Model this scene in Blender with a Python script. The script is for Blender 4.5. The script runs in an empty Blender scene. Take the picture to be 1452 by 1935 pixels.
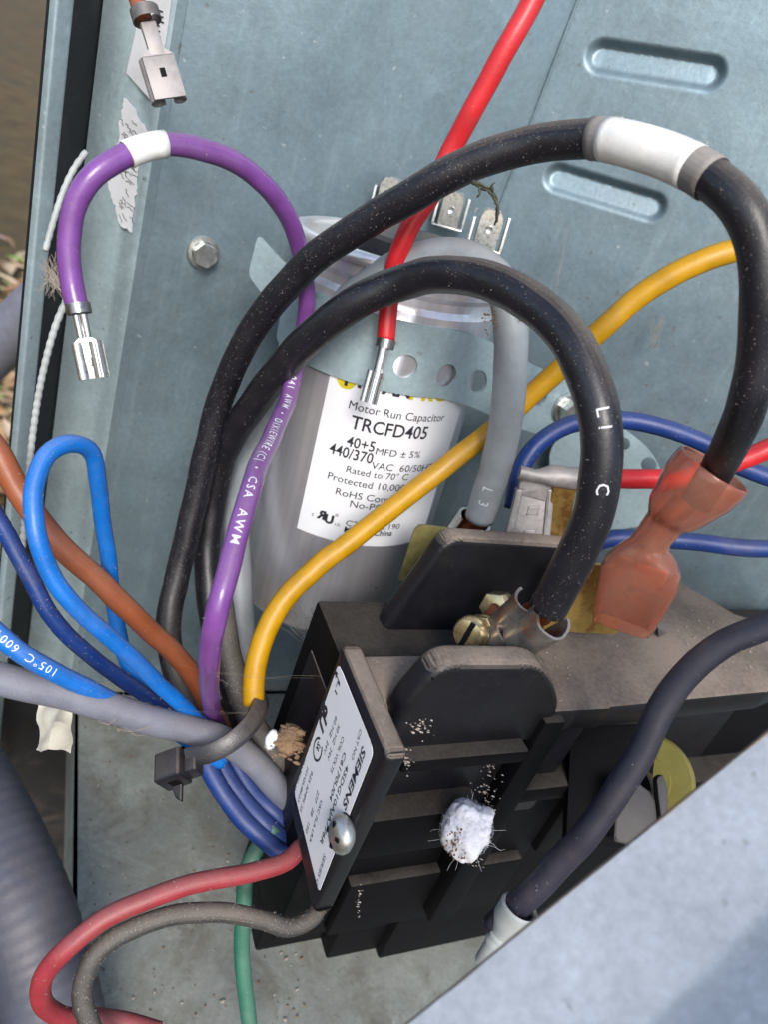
import bpy, bmesh, math, random
import numpy as np
from mathutils import Vector as V, Matrix, noise
from mathutils.geometry import tessellate_polygon
random.seed(7)
def nvec(p):
    p = V(p)
    return V((noise.noise(p), noise.noise(p+V((31.7, 5.3, 9.1))), noise.noise(p+V((7.9, 47.2, 13.6)))))
D = bpy.data
SC = bpy.context.scene
COL = SC.collection
MM = 0.001
# ------------------------------------------------------------------ camera
FP = 1450.0; PITCH = math.radians(29); ROLL = math.radians(20.8)
CAM = V((0, 0, 0.80))
Fw = V((0, math.cos(PITCH), -math.sin(PITCH)))
_R0 = V((1, 0, 0)); _U0 = _R0.cross(Fw)
CR = _R0*math.cos(ROLL) + _U0*math.sin(ROLL)
CU = -_R0*math.sin(ROLL) + _U0*math.cos(ROLL)
cd = D.cameras.new('camera'); cam = D.objects.new('camera', cd); COL.objects.link(cam)
cam.matrix_world = Matrix(((CR.x, CU.x, -Fw.x, CAM.x), (CR.y, CU.y, -Fw.y, CAM.y), (CR.z, CU.z, -Fw.z, CAM.z), (0, 0, 0, 1)))
cd.sensor_fit = 'VERTICAL'; cd.sensor_height = 24; cd.lens = 24*FP/1935
cd.clip_start = 0.005; cd.clip_end = 200
cd.dof.use_dof = True; cd.dof.focus_distance = 0.168; cd.dof.aperture_fstop = 14.0
SC.camera = cam
# ------------------------------------------------------------------ light
SUN = V((-0.17, 0.76, -0.62)).normalized()
w = D.worlds.new('World'); SC.world = w; w.use_nodes = True
nt = w.node_tree; bg = nt.nodes['Background']
sky = nt.nodes.new('ShaderNodeTexSky'); sky.sky_type = 'NISHITA'; sky.sun_disc = False
el = math.asin(-SUN.z)
sky.sun_elevation = el; sky.sun_rotation = math.atan2(-SUN.x, -SUN.y)
sky.dust_density = 1.6; sky.air_density = 1.0; sky.ozone_density = 1.0
nt.links.new(sky.outputs[0], bg.inputs[0]); bg.inputs[1].default_value = 0.115
sd = D.lights.new('sun', 'SUN'); sd.energy = 1.5; sd.angle = math.radians(20); sd.color = (1, 0.96, 0.90)
so = D.objects.new('sun', sd); COL.objects.link(so)
so.rotation_euler = SUN.to_track_quat('-Z', 'Y').to_euler(); so.location = (0, -1, 3)
SC.view_settings.view_transform = 'Standard'; SC.view_settings.look = 'None'
SC.view_settings.exposure = 1.12; SC.view_settings.gamma = 1
SC.render.engine = 'CYCLES'
SC.cycles.max_bounces = 8; SC.cycles.caustics_reflective = False; SC.cycles.caustics_refractive = False

# ------------------------------------------------------------------ photo geometry helpers (real depths in metres)
def ray(px, py): return Fw + CR*((px-726)/FP) - CU*((py-967.5)/FP)
def P(px, py, z): return CAM + ray(px, py)*z
def onp(px, py, p0, n):
    d = ray(px, py); return CAM + d*((p0-CAM).dot(n)/d.dot(n))
def bear(deg):
    a = math.radians(deg); return V((math.sin(a), math.cos(a), 0))
UP = V((0, 0, 1))

# ------------------------------------------------------------------ materials
def newmat(name):
    m = D.materials.new(name); m.use_nodes = True
    return m, m.node_tree, m.node_tree.nodes['Principled BSDF']
def N(nt, t, **k):
    n = nt.nodes.new(t)
    for a, b in k.items(): setattr(n, a, b)
    return n
def tex(nt, scale, detail=4, rough=0.6, coord=None, dist=0):
    n = N(nt, 'ShaderNodeTexNoise'); n.inputs['Scale'].default_value = scale
    n.inputs['Detail'].default_value = detail; n.inputs['Roughness'].default_value = rough
    n.inputs['Distortion'].default_value = dist
    nt.links.new(coord, n.inputs['Vector']); return n
def ramp(nt, src, stops):
    r = N(nt, 'ShaderNodeValToRGB'); e = r.color_ramp.elements
    while len(e) < len(stops): e.new(0.5)
    for i, (p, c) in enumerate(stops):
        e[i].position = p; e[i].color = (*c, 1) if len(c) == 3 else c
    nt.links.new(src, r.inputs[0]); return r
def g(v): return (v, v, v)
def mix(nt, fac, a, b, mode='MIX'):
    m = N(nt, 'ShaderNodeMix', data_type='RGBA', blend_type=mode)
    if hasattr(fac, 'links') or hasattr(fac, 'is_linked'): nt.links.new(fac, m.inputs[0])
    else: m.inputs[0].default_value = fac
    for s, i in ((a, 6), (b, 7)):
        if isinstance(s, tuple): m.inputs[i].default_value = (*s, 1)
        else: nt.links.new(s, m.inputs[i])
    return m.outputs[2]
def math_(nt, op, a, b=None, clamp=False):
    m = N(nt, 'ShaderNodeMath', operation=op, use_clamp=clamp)
    for s, i in ((a, 0), (b, 1)):
        if s is None: continue
        if isinstance(s, (int, float)): m.inputs[i].default_value = s
        else: nt.links.new(s, m.inputs[i])
    return m.outputs[0]
def bump(nt, h, strength, dist, bsdf):
    b = N(nt, 'ShaderNodeBump'); b.inputs['Strength'].default_value = strength
    b.inputs['Distance'].default_value = dist
    nt.links.new(h, b.inputs['Height']); nt.links.new(b.outputs[0], bsdf.inputs['Normal'])
def dust_fac(nt, amount, coord, lo=0.1, hi=0.9, scale=900):
    geo = N(nt, 'ShaderNodeNewGeometry'); sx = N(nt, 'ShaderNodeSeparateXYZ')
    nt.links.new(geo.outputs['True Normal'], sx.inputs[0])
    mr = N(nt, 'ShaderNodeMapRange'); mr.inputs[1].default_value = lo; mr.inputs[2].default_value = hi
    nt.links.new(sx.outputs[2], mr.inputs[0])
    n = tex(nt, scale, 5, 0.7, coord)
    n2 = tex(nt, 60, 2, 0.5, coord)
    a = math_(nt, 'ADD', math_(nt, 'MULTIPLY', n.outputs[0], 0.7), math_(nt, 'MULTIPLY', n2.outputs[0], 0.8))
    r = N(nt, 'ShaderNodeMapRange'); r.inputs[1].default_value = 0.25; r.inputs[2].default_value = 1.05
    nt.links.new(a, r.inputs[0])
    f = math_(nt, 'MULTIPLY', mr.outputs[0], r.outputs[0])
    return math_(nt, 'MULTIPLY', f, amount, True)

def mat_plastic(name, col, rough=0.38, dust=0.5, dustcol=(0.30, 0.25, 0.20), speck=0.3, lo=0.1, bumpd=0.00006, var=0.25, coat=0.0, grime=0.3):
    m, nt, b = newmat(name)
    c = N(nt, 'ShaderNodeTexCoord').outputs['Object']
    n = tex(nt, 160, 4, 0.6, c)
    dark = tuple(x*(1-var) for x in col)
    base = ramp(nt, n.outputs[0], [(0.3, dark), (0.7, col)]).outputs[0]
    if grime:
        gn = tex(nt, 55, 6, 0.75, c, 0.8); gf = math_(nt, 'MULTIPLY', ramp(nt, gn.outputs[0], [(0.50, g(0)), (0.78, g(1))]).outputs[0], grime)
        base = mix(nt, gf, base, (0.16, 0.125, 0.10))
    f = dust_fac(nt, dust, c, lo)
    sp = tex(nt, 2600, 2, 0.5, c)
    spf = ramp(nt, sp.outputs[0], [(0.66, g(0)), (0.74, g(1))]).outputs[0]
    spf = math_(nt, 'MULTIPLY', spf, speck)
    f2 = math_(nt, 'MAXIMUM', f, spf)
    nt.links.new(mix(nt, f2, base, dustcol), b.inputs['Base Color'])
    rr = math_(nt, 'ADD', math_(nt, 'MULTIPLY', f2, 0.5), math_(nt, 'ADD', math_(nt, 'MULTIPLY', n.outputs[0], 0.2), rough-0.1), True)
    nt.links.new(rr, b.inputs['Roughness'])
    if coat: b.inputs['Coat Weight'].default_value = coat
    bump(nt, math_(nt, 'ADD', sp.outputs[0], math_(nt, 'MULTIPLY', tex(nt, 500, 3, .6, c).outputs[0], 2)), 0.5, bumpd, b)
    return m
def mat_metal(name, col, rough=0.35, metallic=0.9, var=0.3, scale=600, dust=0.15, bumpd=0.00005, stain=None):
    m, nt, b = newmat(name)
    c = N(nt, 'ShaderNodeTexCoord').outputs['Object']
    n = tex(nt, scale, 4, 0.65, c)
    base = ramp(nt, n.outputs[0], [(0.3, tuple(x*(1-var) for x in col)), (0.7, col)]).outputs[0]
    if stain:
        s = tex(nt, scale*0.5, 5, 0.7, c)
        base = mix(nt, ramp(nt, s.outputs[0], [(0.5, g(0)), (0.62, g(0.8))]).outputs[0], base, stain)
    f = dust_fac(nt, dust, c)
    nt.links.new(mix(nt, f, base, (0.32, 0.27, 0.22)), b.inputs['Base Color'])
    nt.links.new(math_(nt, 'MULTIPLY', math_(nt, 'SUBTRACT', 1, f), metallic), b.inputs['Metallic'])
    nt.links.new(math_(nt, 'ADD', math_(nt, 'MULTIPLY', n.outputs[0], 0.25), rough-0.1, True), b.inputs['Roughness'])
    bump(nt, n.outputs[0], 0.6, bumpd, b)
    return m
def mat_galv(name, col=(0.205, 0.285, 0.33), dirt=0.18, rough=0.42, metallic=0.55, spots=0.5, dirtcol=(0.25, 0.22, 0.17), streak=True, pale=0.0, stain=1.0, dlo=.40, dhi=.85):
    m, nt, b = newmat(name)
    c = N(nt, 'ShaderNodeTexCoord').outputs['Object']
    fine = tex(nt, 700, 3, 0.7, c)
    big = tex(nt, 22, 4, 0.6, c, 0.6)
    mid = tex(nt, 110, 5, 0.7, c)
    vor = N(nt, 'ShaderNodeTexVoronoi'); vor.inputs['Scale'].default_value = 130; nt.links.new(c, vor.inputs['Vector'])
    sepc = N(nt, 'ShaderNodeSeparateColor'); nt.links.new(vor.outputs['Color'], sepc.inputs[0])
    k = math_(nt, 'ADD', math_(nt, 'MULTIPLY', fine.outputs[0], 0.5), math_(nt, 'ADD', math_(nt, 'MULTIPLY', big.outputs[0], 0.75), math_(nt, 'ADD', math_(nt, 'MULTIPLY', mid.outputs[0], 0.22), math_(nt, 'MULTIPLY', sepc.outputs[0], 0.035))))
    base = ramp(nt, k, [(0.45, tuple(x*0.62 for x in col)), (0.85, col), (1.0, tuple(min(1, x*1.2) for x in col))]).outputs[0]
    dn = tex(nt, 45, 6, 0.75, c, 0.5)
    df = math_(nt, 'MULTIPLY', ramp(nt, dn.outputs[0], [(dlo, g(0)), (dhi, g(1))]).outputs[0], dirt)
    base = mix(nt, df, base, dirtcol)
    rn = tex(nt, 16, 6, 0.8, c, 1.2)
    base = mix(nt, math_(nt, 'MULTIPLY', ramp(nt, rn.outputs[0], [(0.52, g(0)), (0.66, g(1))]).outputs[0], 0.40*stain), base, tuple(x*0.60 for x in col))
    base = mix(nt, math_(nt, 'MULTIPLY', ramp(nt, rn.outputs[0], [(0.30, g(1)), (0.44, g(0))]).outputs[0], 0.40*stain), base, tuple(min(1, x*1.5) for x in col))
    sn = tex(nt, 330, 2, 0.5, c)
    sf = math_(nt, 'MULTIPLY', ramp(nt, sn.outputs[0], [(0.70, g(0)), (0.76, g(1))]).outputs[0], spots)
    base = mix(nt, sf, base, (0.10, 0.08, 0.06))
    sn2 = tex(nt, 420, 2, 0.5, N(nt, 'ShaderNodeTexCoord').outputs['Object'])
    m2 = N(nt, 'ShaderNodeMapping'); nt.links.new(c, m2.inputs[0]); m2.inputs['Location'].default_value = (3, 5, 7)
    nt.links.new(m2.outputs[0], sn2.inputs['Vector'])
    sf2 = math_(nt, 'MULTIPLY', ramp(nt, sn2.outputs[0], [(0.72, g(0)), (0.77, g(1))]).outputs[0], spots*0.8)
    base = mix(nt, sf2, base, (0.62, 0.62, 0.6))
    if streak:
        mp = N(nt, 'ShaderNodeMapping'); nt.links.new(c, mp.inputs[0]); mp.inputs['Scale'].default_value = (1, 1, 0.06)
        mp.inputs['Rotation'].default_value = (0.1, 0.35, 0)
        st = tex(nt, 260, 4, 0.7, mp.outputs[0])
        base = mix(nt, math_(nt, 'MULTIPLY', ramp(nt, st.outputs[0], [(0.56, g(0)), (0.75, g(1))]).outputs[0], 0.16), base, (0.45, 0.55, 0.6))
    nt.links.new(base, b.inputs['Base Color'])
    nt.links.new(math_(nt, 'MULTIPLY', math_(nt, 'SUBTRACT', 1, math_(nt, 'MAXIMUM', df, sf)), metallic), b.inputs['Metallic'])
    nt.links.new(math_(nt, 'ADD', math_(nt, 'MULTIPLY', mid.outputs[0], 0.3), rough-0.12, True), b.inputs['Roughness'])
    bump(nt, math_(nt, 'ADD', fine.outputs[0], math_(nt, 'MULTIPLY', big.outputs[0], 3)), 0.5, 0.00012, b)
    return m
M = {}
M['galv'] = mat_galv('galvanised_steel')
M['galv_floor'] = mat_galv('galvanised_floor', (0.32, 0.335, 0.305), dirt=0.85, rough=0.5, metallic=0.3, spots=0.9, dirtcol=(0.10, 0.085, 0.06), streak=False, stain=1.4, dlo=.46, dhi=.70)
M['galv_post'] = mat_galv('galvanised_post', (0.34, 0.44, 0.48), dirt=0.22, metallic=0.45, spots=0.7)
M['galv_front'] = mat_galv('galvanised_front', (0.70, 0.75, 0.82), dirt=0.06, metallic=0.1, rough=0.5, spots=0.3, streak=False, stain=.15)
M['hem'] = mat_galv('grimy_hem', (0.12, 0.10, 0.09), dirt=0.9, dirtcol=(0.10, 0.07, 0.04), streak=False)
M['strap'] = mat_galv('galvanised_strap', (0.38, 0.50, 0.54), dirt=0.05, stain=.3, metallic=0.4, rough=0.5, spots=0.3, streak=False)
M['gap_dark'] = mat_plastic('gap_shade_black', (0.012, 0.012, 0.014), 0.7, 0.25)  # near-black for the gaps; their shade is put into the colour
M['black'] = mat_plastic('black_insulation', (0.007, 0.007, 0.012), 0.42, 0.38, speck=0.3, lo=0.35, grime=0.05)
M['black2'] = mat_plastic('black_smooth_insulation', (0.009, 0.009, 0.014), 0.38, 0.35, speck=0.1, lo=0.6, grime=0.08)
M['bluegrey_black'] = mat_plastic('blue_black_insulation', (0.020, 0.019, 0.038), 0.55, 0.12, speck=0.1)
M['grey'] = mat_plastic('grey_insulation', (0.29, 0.32, 0.345), 0.45, 0.3, speck=0.15, lo=0.4)
M['grey_cable'] = mat_plastic('grey_cable', (0.18, 0.19, 0.24), 0.5, 0.3, speck=0.4, lo=0.3)
M['grey_dusty'] = mat_plastic('grey_dusty', (0.035, 0.034, 0.034), 0.55, 0.5, speck=0.5)
M['purple'] = mat_plastic('purple_insulation', (0.19, 0.06, 0.28), 0.32, 0.28, speck=0.15, lo=0.55, coat=0.2)
M['yellow'] = mat_plastic('yellow_insulation', (0.52, 0.27, 0.001), 0.45, 0.08, speck=0.12, lo=0.6)
M['red'] = mat_plastic('red_insulation', (0.60, 0.018, 0.026), 0.38, 0.12, speck=0.15, lo=0.6)
M['red_dusty'] = mat_plastic('dusty_red_insulation', (0.30, 0.028, 0.04), 0.45, 0.3, speck=0.25, lo=0.5)
M['blue'] = mat_plastic('blue_insulation', (0.004, 0.15, 0.55), 0.38, 0.25, speck=0.35, lo=0.6, dustcol=(0.42, 0.42, 0.42))
M['blue_dark_shaded'] = mat_plastic('dark_shaded_blue_insulation', (0.003, 0.034, 0.19), 0.45, 0.16, speck=0.15, lo=0.5)  # darker blue; puts shade into the wires below the zip tie
M['orange'] = mat_plastic('orange_insulation', (0.30, 0.082, 0.03), 0.42, 0.2, speck=0.15, lo=0.5)
M['green'] = mat_plastic('green_insulation', (0.02, 0.15, 0.10), 0.45, 0.4, speck=0.3)
M['blackplastic'] = mat_plastic('black_phenolic', (0.007, 0.007, 0.010), 0.42, 1.3, dustcol=(0.235, 0.19, 0.155), speck=0.12, lo=0.45, bumpd=0.00006, grime=0.03)
M['blackinner_'] = None
M['blackinner'] = mat_plastic('shaded_black_plastic', (0.003, 0.003, 0.004), 0.6, 0.5, dustcol=(0.15, 0.13, 0.11), speck=0.03, lo=0.6, grime=0.01)  # darker copy of the contactor plastic, recess shade put into the colour
M['paper'] = mat_plastic('white_label', (0.74, 0.75, 0.78), 0.45, 0.05, speck=0.06, var=0.04, bumpd=0.00002, grime=0.04)
M['ink'] = mat_plastic('black_ink', (0.02, 0.02, 0.03), 0.5, 0, speck=0.05, grime=0)
M['ink_yellow'] = mat_plastic('yellow_ink', (0.62, 0.50, 0.01), 0.5, 0, speck=0.02, grime=0)
M['ink_white'] = mat_plastic('white_print', (0.75, 0.77, 0.82), 0.5, 0, speck=0, var=0.3, grime=0)
M['sleeve'] = mat_plastic('white_sleeve', (0.86, 0.85, 0.82), 0.35, 0.1, speck=0.12, lo=0.75)
M['sleeve_clear'] = mat_plastic('dusty_clear_sleeve', (0.16, 0.15, 0.15), 0.45, 0.8, dustcol=(0.4, 0.36, 0.32), speck=0.7, lo=-0.3)
M['clamp'] = mat_plastic('worn_grey_plastic', (0.03, 0.029, 0.032), 0.6, 0.06, speck=0.05, grime=0.05)
M['void'] = mat_plastic('occluder_shade_black', (0.003, 0.003, 0.004), 0.7, 0.0, speck=0.0, grime=0.0)  # black without sheen, so the occluder stays dark in the sun
M['alu'] = mat_metal('aluminium', (0.74, 0.73, 0.78), 0.30, 0.80, 0.18, 90, 0.08)
M['alu_rim'] = mat_metal('aluminium_rim', (0.84, 0.84, 0.84), 0.30, 0.7, 0.1, 300, 0.15)
M['tin_lug'] = mat_metal('stamped_lug', (0.42, 0.40, 0.38), 0.40, 0.85, 0.4, 500, 0.2, stain=(0.30, 0.14, 0.08))
M['tin'] = mat_metal('tinned_brass', (0.62, 0.62, 0.60), 0.28, 0.95, 0.3, 900, 0.15)
M['tin_dull'] = mat_metal('dull_tin', (0.34, 0.34, 0.33), 0.38, 0.85, 0.35, 700, 0.4)
M['tin_grey'] = mat_metal('grey_tin', (0.36, 0.34, 0.34), 0.55, 0.55, 0.3, 700, 0.5)
M['brass'] = mat_metal('brass', (0.62, 0.42, 0.13), 0.33, 0.8, 0.35, 400, 0.15, stain=(0.22, 0.09, 0.03))
M['brass_bright'] = mat_metal('bright_brass', (0.78, 0.62, 0.34), 0.25, 0.95, 0.25, 500, 0.1)
M['brass_olive'] = mat_metal('olive_brass', (0.30, 0.26, 0.09), 0.4, 0.7, 0.4, 300, 0.3)
M['copper'] = mat_metal('tarnished_copper', (0.34, 0.09, 0.04), 0.45, 0.8, 0.5, 700, 0.1)
M['zinc'] = mat_metal('zinc_screw', (0.56, 0.58, 0.56), 0.3, 0.9, 0.3, 500, 0.35)
M['boot'] = mat_plastic('grey_boot', (0.42, 0.45, 0.44), 0.5, 0.2, speck=0.1)
M['bobbin'] = mat_plastic('olive_yellow_plastic', (0.15, 0.135, 0.012), 0.45, 0.15, speck=0.1)
M['steel_dark'] = mat_metal('dark_steel', (0.16, 0.15, 0.16), 0.5, 0.5, 0.4, 300, 0.5)
M['conduit'] = mat_plastic('conduit_grey', (0.055, 0.06, 0.088), 0.5, 0.12, speck=0.2)
M['scrap'] = mat_plastic('dirty_paper', (0.55, 0.53, 0.45), 0.6, 0.35, speck=0.3)
M['cotton'] = mat_plastic('white_silk', (0.80, 0.80, 0.86), 0.9, 0.0, speck=0.0, var=0.1, grime=0)
M['silk_brown'] = mat_plastic('brown_debris', (0.26, 0.16, 0.09), 0.9, 0.0, speck=0.5, var=0.6)
M['web'] = mat_plastic('web_thread', (0.26, 0.22, 0.18), 0.8, 0, speck=0, var=0.3, grime=0)
M['fluff'] = mat_plastic('dust_fibre', (0.44, 0.38, 0.33), 0.85, 0, speck=0, var=0.5)
M['twig'] = mat_plastic('dry_leaf', (0.045, 0.045, 0.025), 0.7, 0.2, speck=0.3)
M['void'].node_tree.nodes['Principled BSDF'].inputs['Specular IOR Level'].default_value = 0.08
M['blackplastic'].node_tree.nodes['Principled BSDF'].inputs['Specular IOR Level'].default_value = 0.38
for k_ in ('blackinner',): M[k_].node_tree.nodes['Principled BSDF'].inputs['Specular IOR Level'].default_value = 0.12
M['blackinner_'] = M['blackinner']
def mat_pink():
    m, nt, b = newmat('translucent_orange_nylon')
    c = N(nt, 'ShaderNodeTexCoord').outputs['Object']
    n = tex(nt, 260, 4, 0.6, c)
    nt.links.new(ramp(nt, n.outputs[0], [(0.3, (0.97, 0.34, 0.23)), (0.7, (0.98, 0.45, 0.32))]).outputs[0], b.inputs['Base Color'])
    b.inputs['Transmission Weight'].default_value = 0.82
    b.inputs['Roughness'].default_value = 0.10; b.inputs['IOR'].default_value = 1.22
    b.inputs['Coat Weight'].default_value = 0.4; b.inputs['Coat Roughness'].default_value = 0.15
    bump(nt, n.outputs[0], 0.4, 0.0001, b)
    return m
M['pink'] = mat_pink()
def mat_can():
    m, nt, b = newmat('brushed_aluminium_can'); c = N(nt, 'ShaderNodeTexCoord').outputs['Object']
    mp = N(nt, 'ShaderNodeMapping'); nt.links.new(c, mp.inputs[0]); mp.inputs['Scale'].default_value = (1, 1, .03)
    st = tex(nt, 420, 3, 0.6, mp.outputs[0]); big = tex(nt, 45, 4, .6, c)
    base = ramp(nt, st.outputs[0], [(0.3, (.62, .61, .66)), (0.7, (.76, .75, .80))]).outputs[0]
    base = mix(nt, ramp(nt, big.outputs[0], [(.55, g(0)), (.75, g(.45))]).outputs[0], base, (.34, .29, .25))
    nt.links.new(base, b.inputs['Base Color']); b.inputs['Metallic'].default_value = .72
    nt.links.new(math_(nt, 'ADD', math_(nt, 'MULTIPLY', big.outputs[0], .25), .20), b.inputs['Roughness'])
    bump(nt, math_(nt, 'ADD', st.outputs[0], math_(nt, 'MULTIPLY', big.outputs[0], 4)), .6, .00008, b); return m
M['can'] = mat_can()
def mat_ground():
    m, nt, b = newmat('brown_soil'); c = N(nt, 'ShaderNodeTexCoord').outputs['Object']
    n = tex(nt, 9, 8, 0.7, c); n2 = tex(nt, 1.3, 4, 0.6, c)
    base = ramp(nt, n.outputs[0], [(0.3, (0.05, 0.028, 0.007)), (0.55, (0.11, 0.066, 0.018)), (0.75, (0.17, 0.11, 0.04))]).outputs[0]
    base = mix(nt, ramp(nt, n2.outputs[0], [(0.4, g(0)), (0.65, g(0.7))]).outputs[0], base, (0.06, 0.048, 0.016))
    nt.links.new(base, b.inputs['Base Color']); b.inputs['Roughness'].default_value = 0.95
    bump(nt, n.outputs[0], 1, 0.02, b); return m
M['soil'] = mat_ground()
def mat_litter():
    m, nt, b = newmat('leaf_litter')
    oi = N(nt, 'ShaderNodeNewGeometry')
    r = ramp(nt, oi.outputs['Random Per Island'], [(0.0, (0.30, 0.17, 0.07)), (0.35, (0.50, 0.34, 0.18)), (0.6, (0.18, 0.09, 0.04)), (0.8, (0.55, 0.42, 0.28)), (0.92, (0.16, 0.32, 0.06)), (1, (0.5, 0.28, 0.28))])
    nt.links.new(r.outputs[0], b.inputs['Base Color']); b.inputs['Roughness'].default_value = 0.8; return m
M['litter'] = mat_litter()

# ------------------------------------------------------------------ mesh helpers
def tag(o, label=None, cat=None, group=None, kind=None):
    if label: o['label'] = label
    if cat: o['category'] = cat
    if group: o['group'] = group
    if kind: o['kind'] = kind
    return o
def empty(name, loc, label, cat, group=None, rot=None):
    o = D.objects.new(name, None); COL.objects.link(o); o.empty_display_size = 0.01
    o.matrix_world = (Matrix.Translation(loc) @ rot.to_4x4()) if rot else Matrix.Translation(loc)
    return tag(o, label, cat, group)
def link(name, me, mat, parent=None, local=False, smooth=True, kind=None):
    """me: bmesh or mesh. world-space vertices unless local (then in the parent's space)."""
    if isinstance(me, bmesh.types.BMesh):
        bm = me; bmesh.ops.recalc_face_normals(bm, faces=bm.faces[:]) if name not in ('lettering', 'dust_fibres') else None
        me = D.meshes.new(name); bm.to_mesh(me); bm.free()
    me.name = name
    if smooth:
        me.shade_smooth()
    if mat is not None:
        me.materials.clear(); me.materials.append(M[mat] if isinstance(mat, str) else mat)
    o = D.objects.new(name, me); COL.objects.link(o)
    if parent is not None:
        root = parent; o.parent = parent
        if not local:
            # express vertices in parent's (world) frame
            mw = root_world(parent).inverted(); me.transform(mw)
    else:
        # origin at vertex centroid for tidy single-mesh things
        co = np.empty(len(me.vertices)*3); me.vertices.foreach_get('co', co); c = V(co.reshape(-1, 3).mean(0))
        me.transform(Matrix.Translation(-c)); o.location = c
    if smooth and smooth != 'all':
        try: me.set_sharp_from_angle(angle=math.radians(38))
        except Exception: pass
    if kind: o['kind'] = kind
    return o
def root_world(o):
    m = o.matrix_basis.copy()
    while o.parent: o = o.parent; m = o.matrix_basis @ m
    return m
def box(bm, c, s, rot=None, bev=0, seg=2, mtx=None):
    r = bmesh.ops.create_cube(bm, size=1)
    vs = r['verts']
    m = Matrix.Translation(V(c)) @ (rot.to_4x4() if rot else Matrix()) @ Matrix.Diagonal((*s, 1))
    if mtx: m = mtx @ m
    bmesh.ops.transform(bm, matrix=m, verts=vs)
    if bev:
        es = list({e for v in vs for e in v.link_edges})
        bmesh.ops.bevel(bm, geom=es, offset=bev, segments=seg, affect='EDGES', profile=0.5)
def box2(bm, lo, hi, bev=0, mtx=None, seg=2):
    lo = V(lo); hi = V(hi); box(bm, (lo+hi)/2, tuple(hi-lo), None, bev, seg, mtx)
def prism(bm, pts, off, bev=0, seg=2):
    """pts: list of 3D points (planar), off: extrusion vector"""
    vs = [bm.verts.new(p) for p in pts]; f = bm.faces.new(vs)
    r = bmesh.ops.extrude_face_region(bm, geom=[f])
    nv = [x for x in r['geom'] if isinstance(x, bmesh.types.BMVert)]
    bmesh.ops.translate(bm, verts=nv, vec=off)
    if bev:
        es = list({e for v in vs+nv for e in v.link_edges})
        bmesh.ops.bevel(bm, geom=es, offset=bev, segments=seg, affect='EDGES', profile=0.5)
def rounded(pts, r, n=5):
    """round the corners of a planar 3D polygon"""
    out = []
    k = len(pts); pts = [V(p) for p in pts]
    rr = r if isinstance(r, (list, tuple)) else [r]*k
    for i in range(k):
        p = pts[i]; a = (pts[i-1]-p); b = (pts[(i+1) % k]-p)
        q = min(rr[i], a.length*0.45, b.length*0.45)
        if q < 1e-7: out.append(p); continue
        p0 = p+a.normalized()*q; p1 = p+b.normalized()*q
        for j in range(n+1):
            t = j/n; out.append(p0*(1-t)**2+p*2*t*(1-t)+p1*t*t)
    return out
def catmull(pts, per=None, step=0.0012):
    pts = [V(p) for p in pts]
    pts = [pts[0]*2-pts[1]]+pts+[pts[-1]*2-pts[-2]]
    out = []
    for i in range(1, len(pts)-2):
        p0, p1, p2, p3 = pts[i-1:i+3]
        n = per or max(2, int((p2-p1).length/step))
        t0 = 0; t1 = t0+max(1e-6, (p1-p0).length)**.5; t2 = t1+max(1e-6, (p2-p1).length)**.5; t3 = t2+max(1e-6, (p3-p2).length)**.5
        for j in range(n):
            t = t1+(t2-t1)*j/n
            a1 = p0*((t1-t)/(t1-t0))+p1*((t-t0)/(t1-t0)); a2 = p1*((t2-t)/(t2-t1))+p2*((t-t1)/(t2-t1)); a3 = p2*((t3-t)/(t3-t2))+p3*((t-t2)/(t3-t2))
            b1 = a1*((t2-t)/(t2-t0))+a2*((t-t0)/(t2-t0)); b2 = a2*((t3-t)/(t3-t1))+a3*((t-t1)/(t3-t1))
            out.append(b1*((t2-t)/(t2-t1))+b2*((t-t1)/(t2-t1)))
    out.append(pts[-2]); return out
def frames(path):
    T = []
    n = len(path)
    for i in range(n):
        a = path[max(0, i-1)]; b = path[min(n-1, i+1)]; T.append((b-a).normalized())
    ref = V((0, 0, 1)) if abs(T[0].z) < 0.9 else V((1, 0, 0))
    nn = (ref-T[0]*ref.dot(T[0])).normalized(); out = []
    for t in T:
        nn = (nn-t*nn.dot(t)).normalized(); out.append((t, nn, t.cross(nn)))
    return out
def sweep(bm, path, prof, caps=True, scalefn=None, fr=None):
    """prof(i,u)-> list of (a,b) offsets in normal/binormal"""
    fr = fr or frames(path); rings = []
    for i, p in enumerate(path):
        t, a, b = fr[i]; s = scalefn(i/(len(path)-1)) if scalefn else 1
        rings.append([bm.verts.new(p+a*x*s+b*y*s) for x, y in prof])
    k = len(prof)
    for i in range(len(rings)-1):
        for j in range(k):
            bm.faces.new((rings[i][j], rings[i][(j+1) % k], rings[i+1][(j+1) % k], rings[i+1][j]))
    if caps:
        bm.faces.new(rings[0][::-1]); bm.faces.new(rings[-1])
def circ(r, n=20): return [(r*math.cos(2*math.pi*i/n), r*math.sin(2*math.pi*i/n)) for i in range(n)]
def tube(bm, path, r, n=20, caps=True, scalefn=None): sweep(bm, path, circ(r, n), caps, scalefn)
def cyl(bm, a, b, r0, r1=None, n=28, caps=True):
    r1 = r0 if r1 is None else r1; a = V(a); b = V(b)
    sweep(bm, [a, b], circ(1, n), caps, lambda t: r0+(r1-r0)*t)
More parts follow.
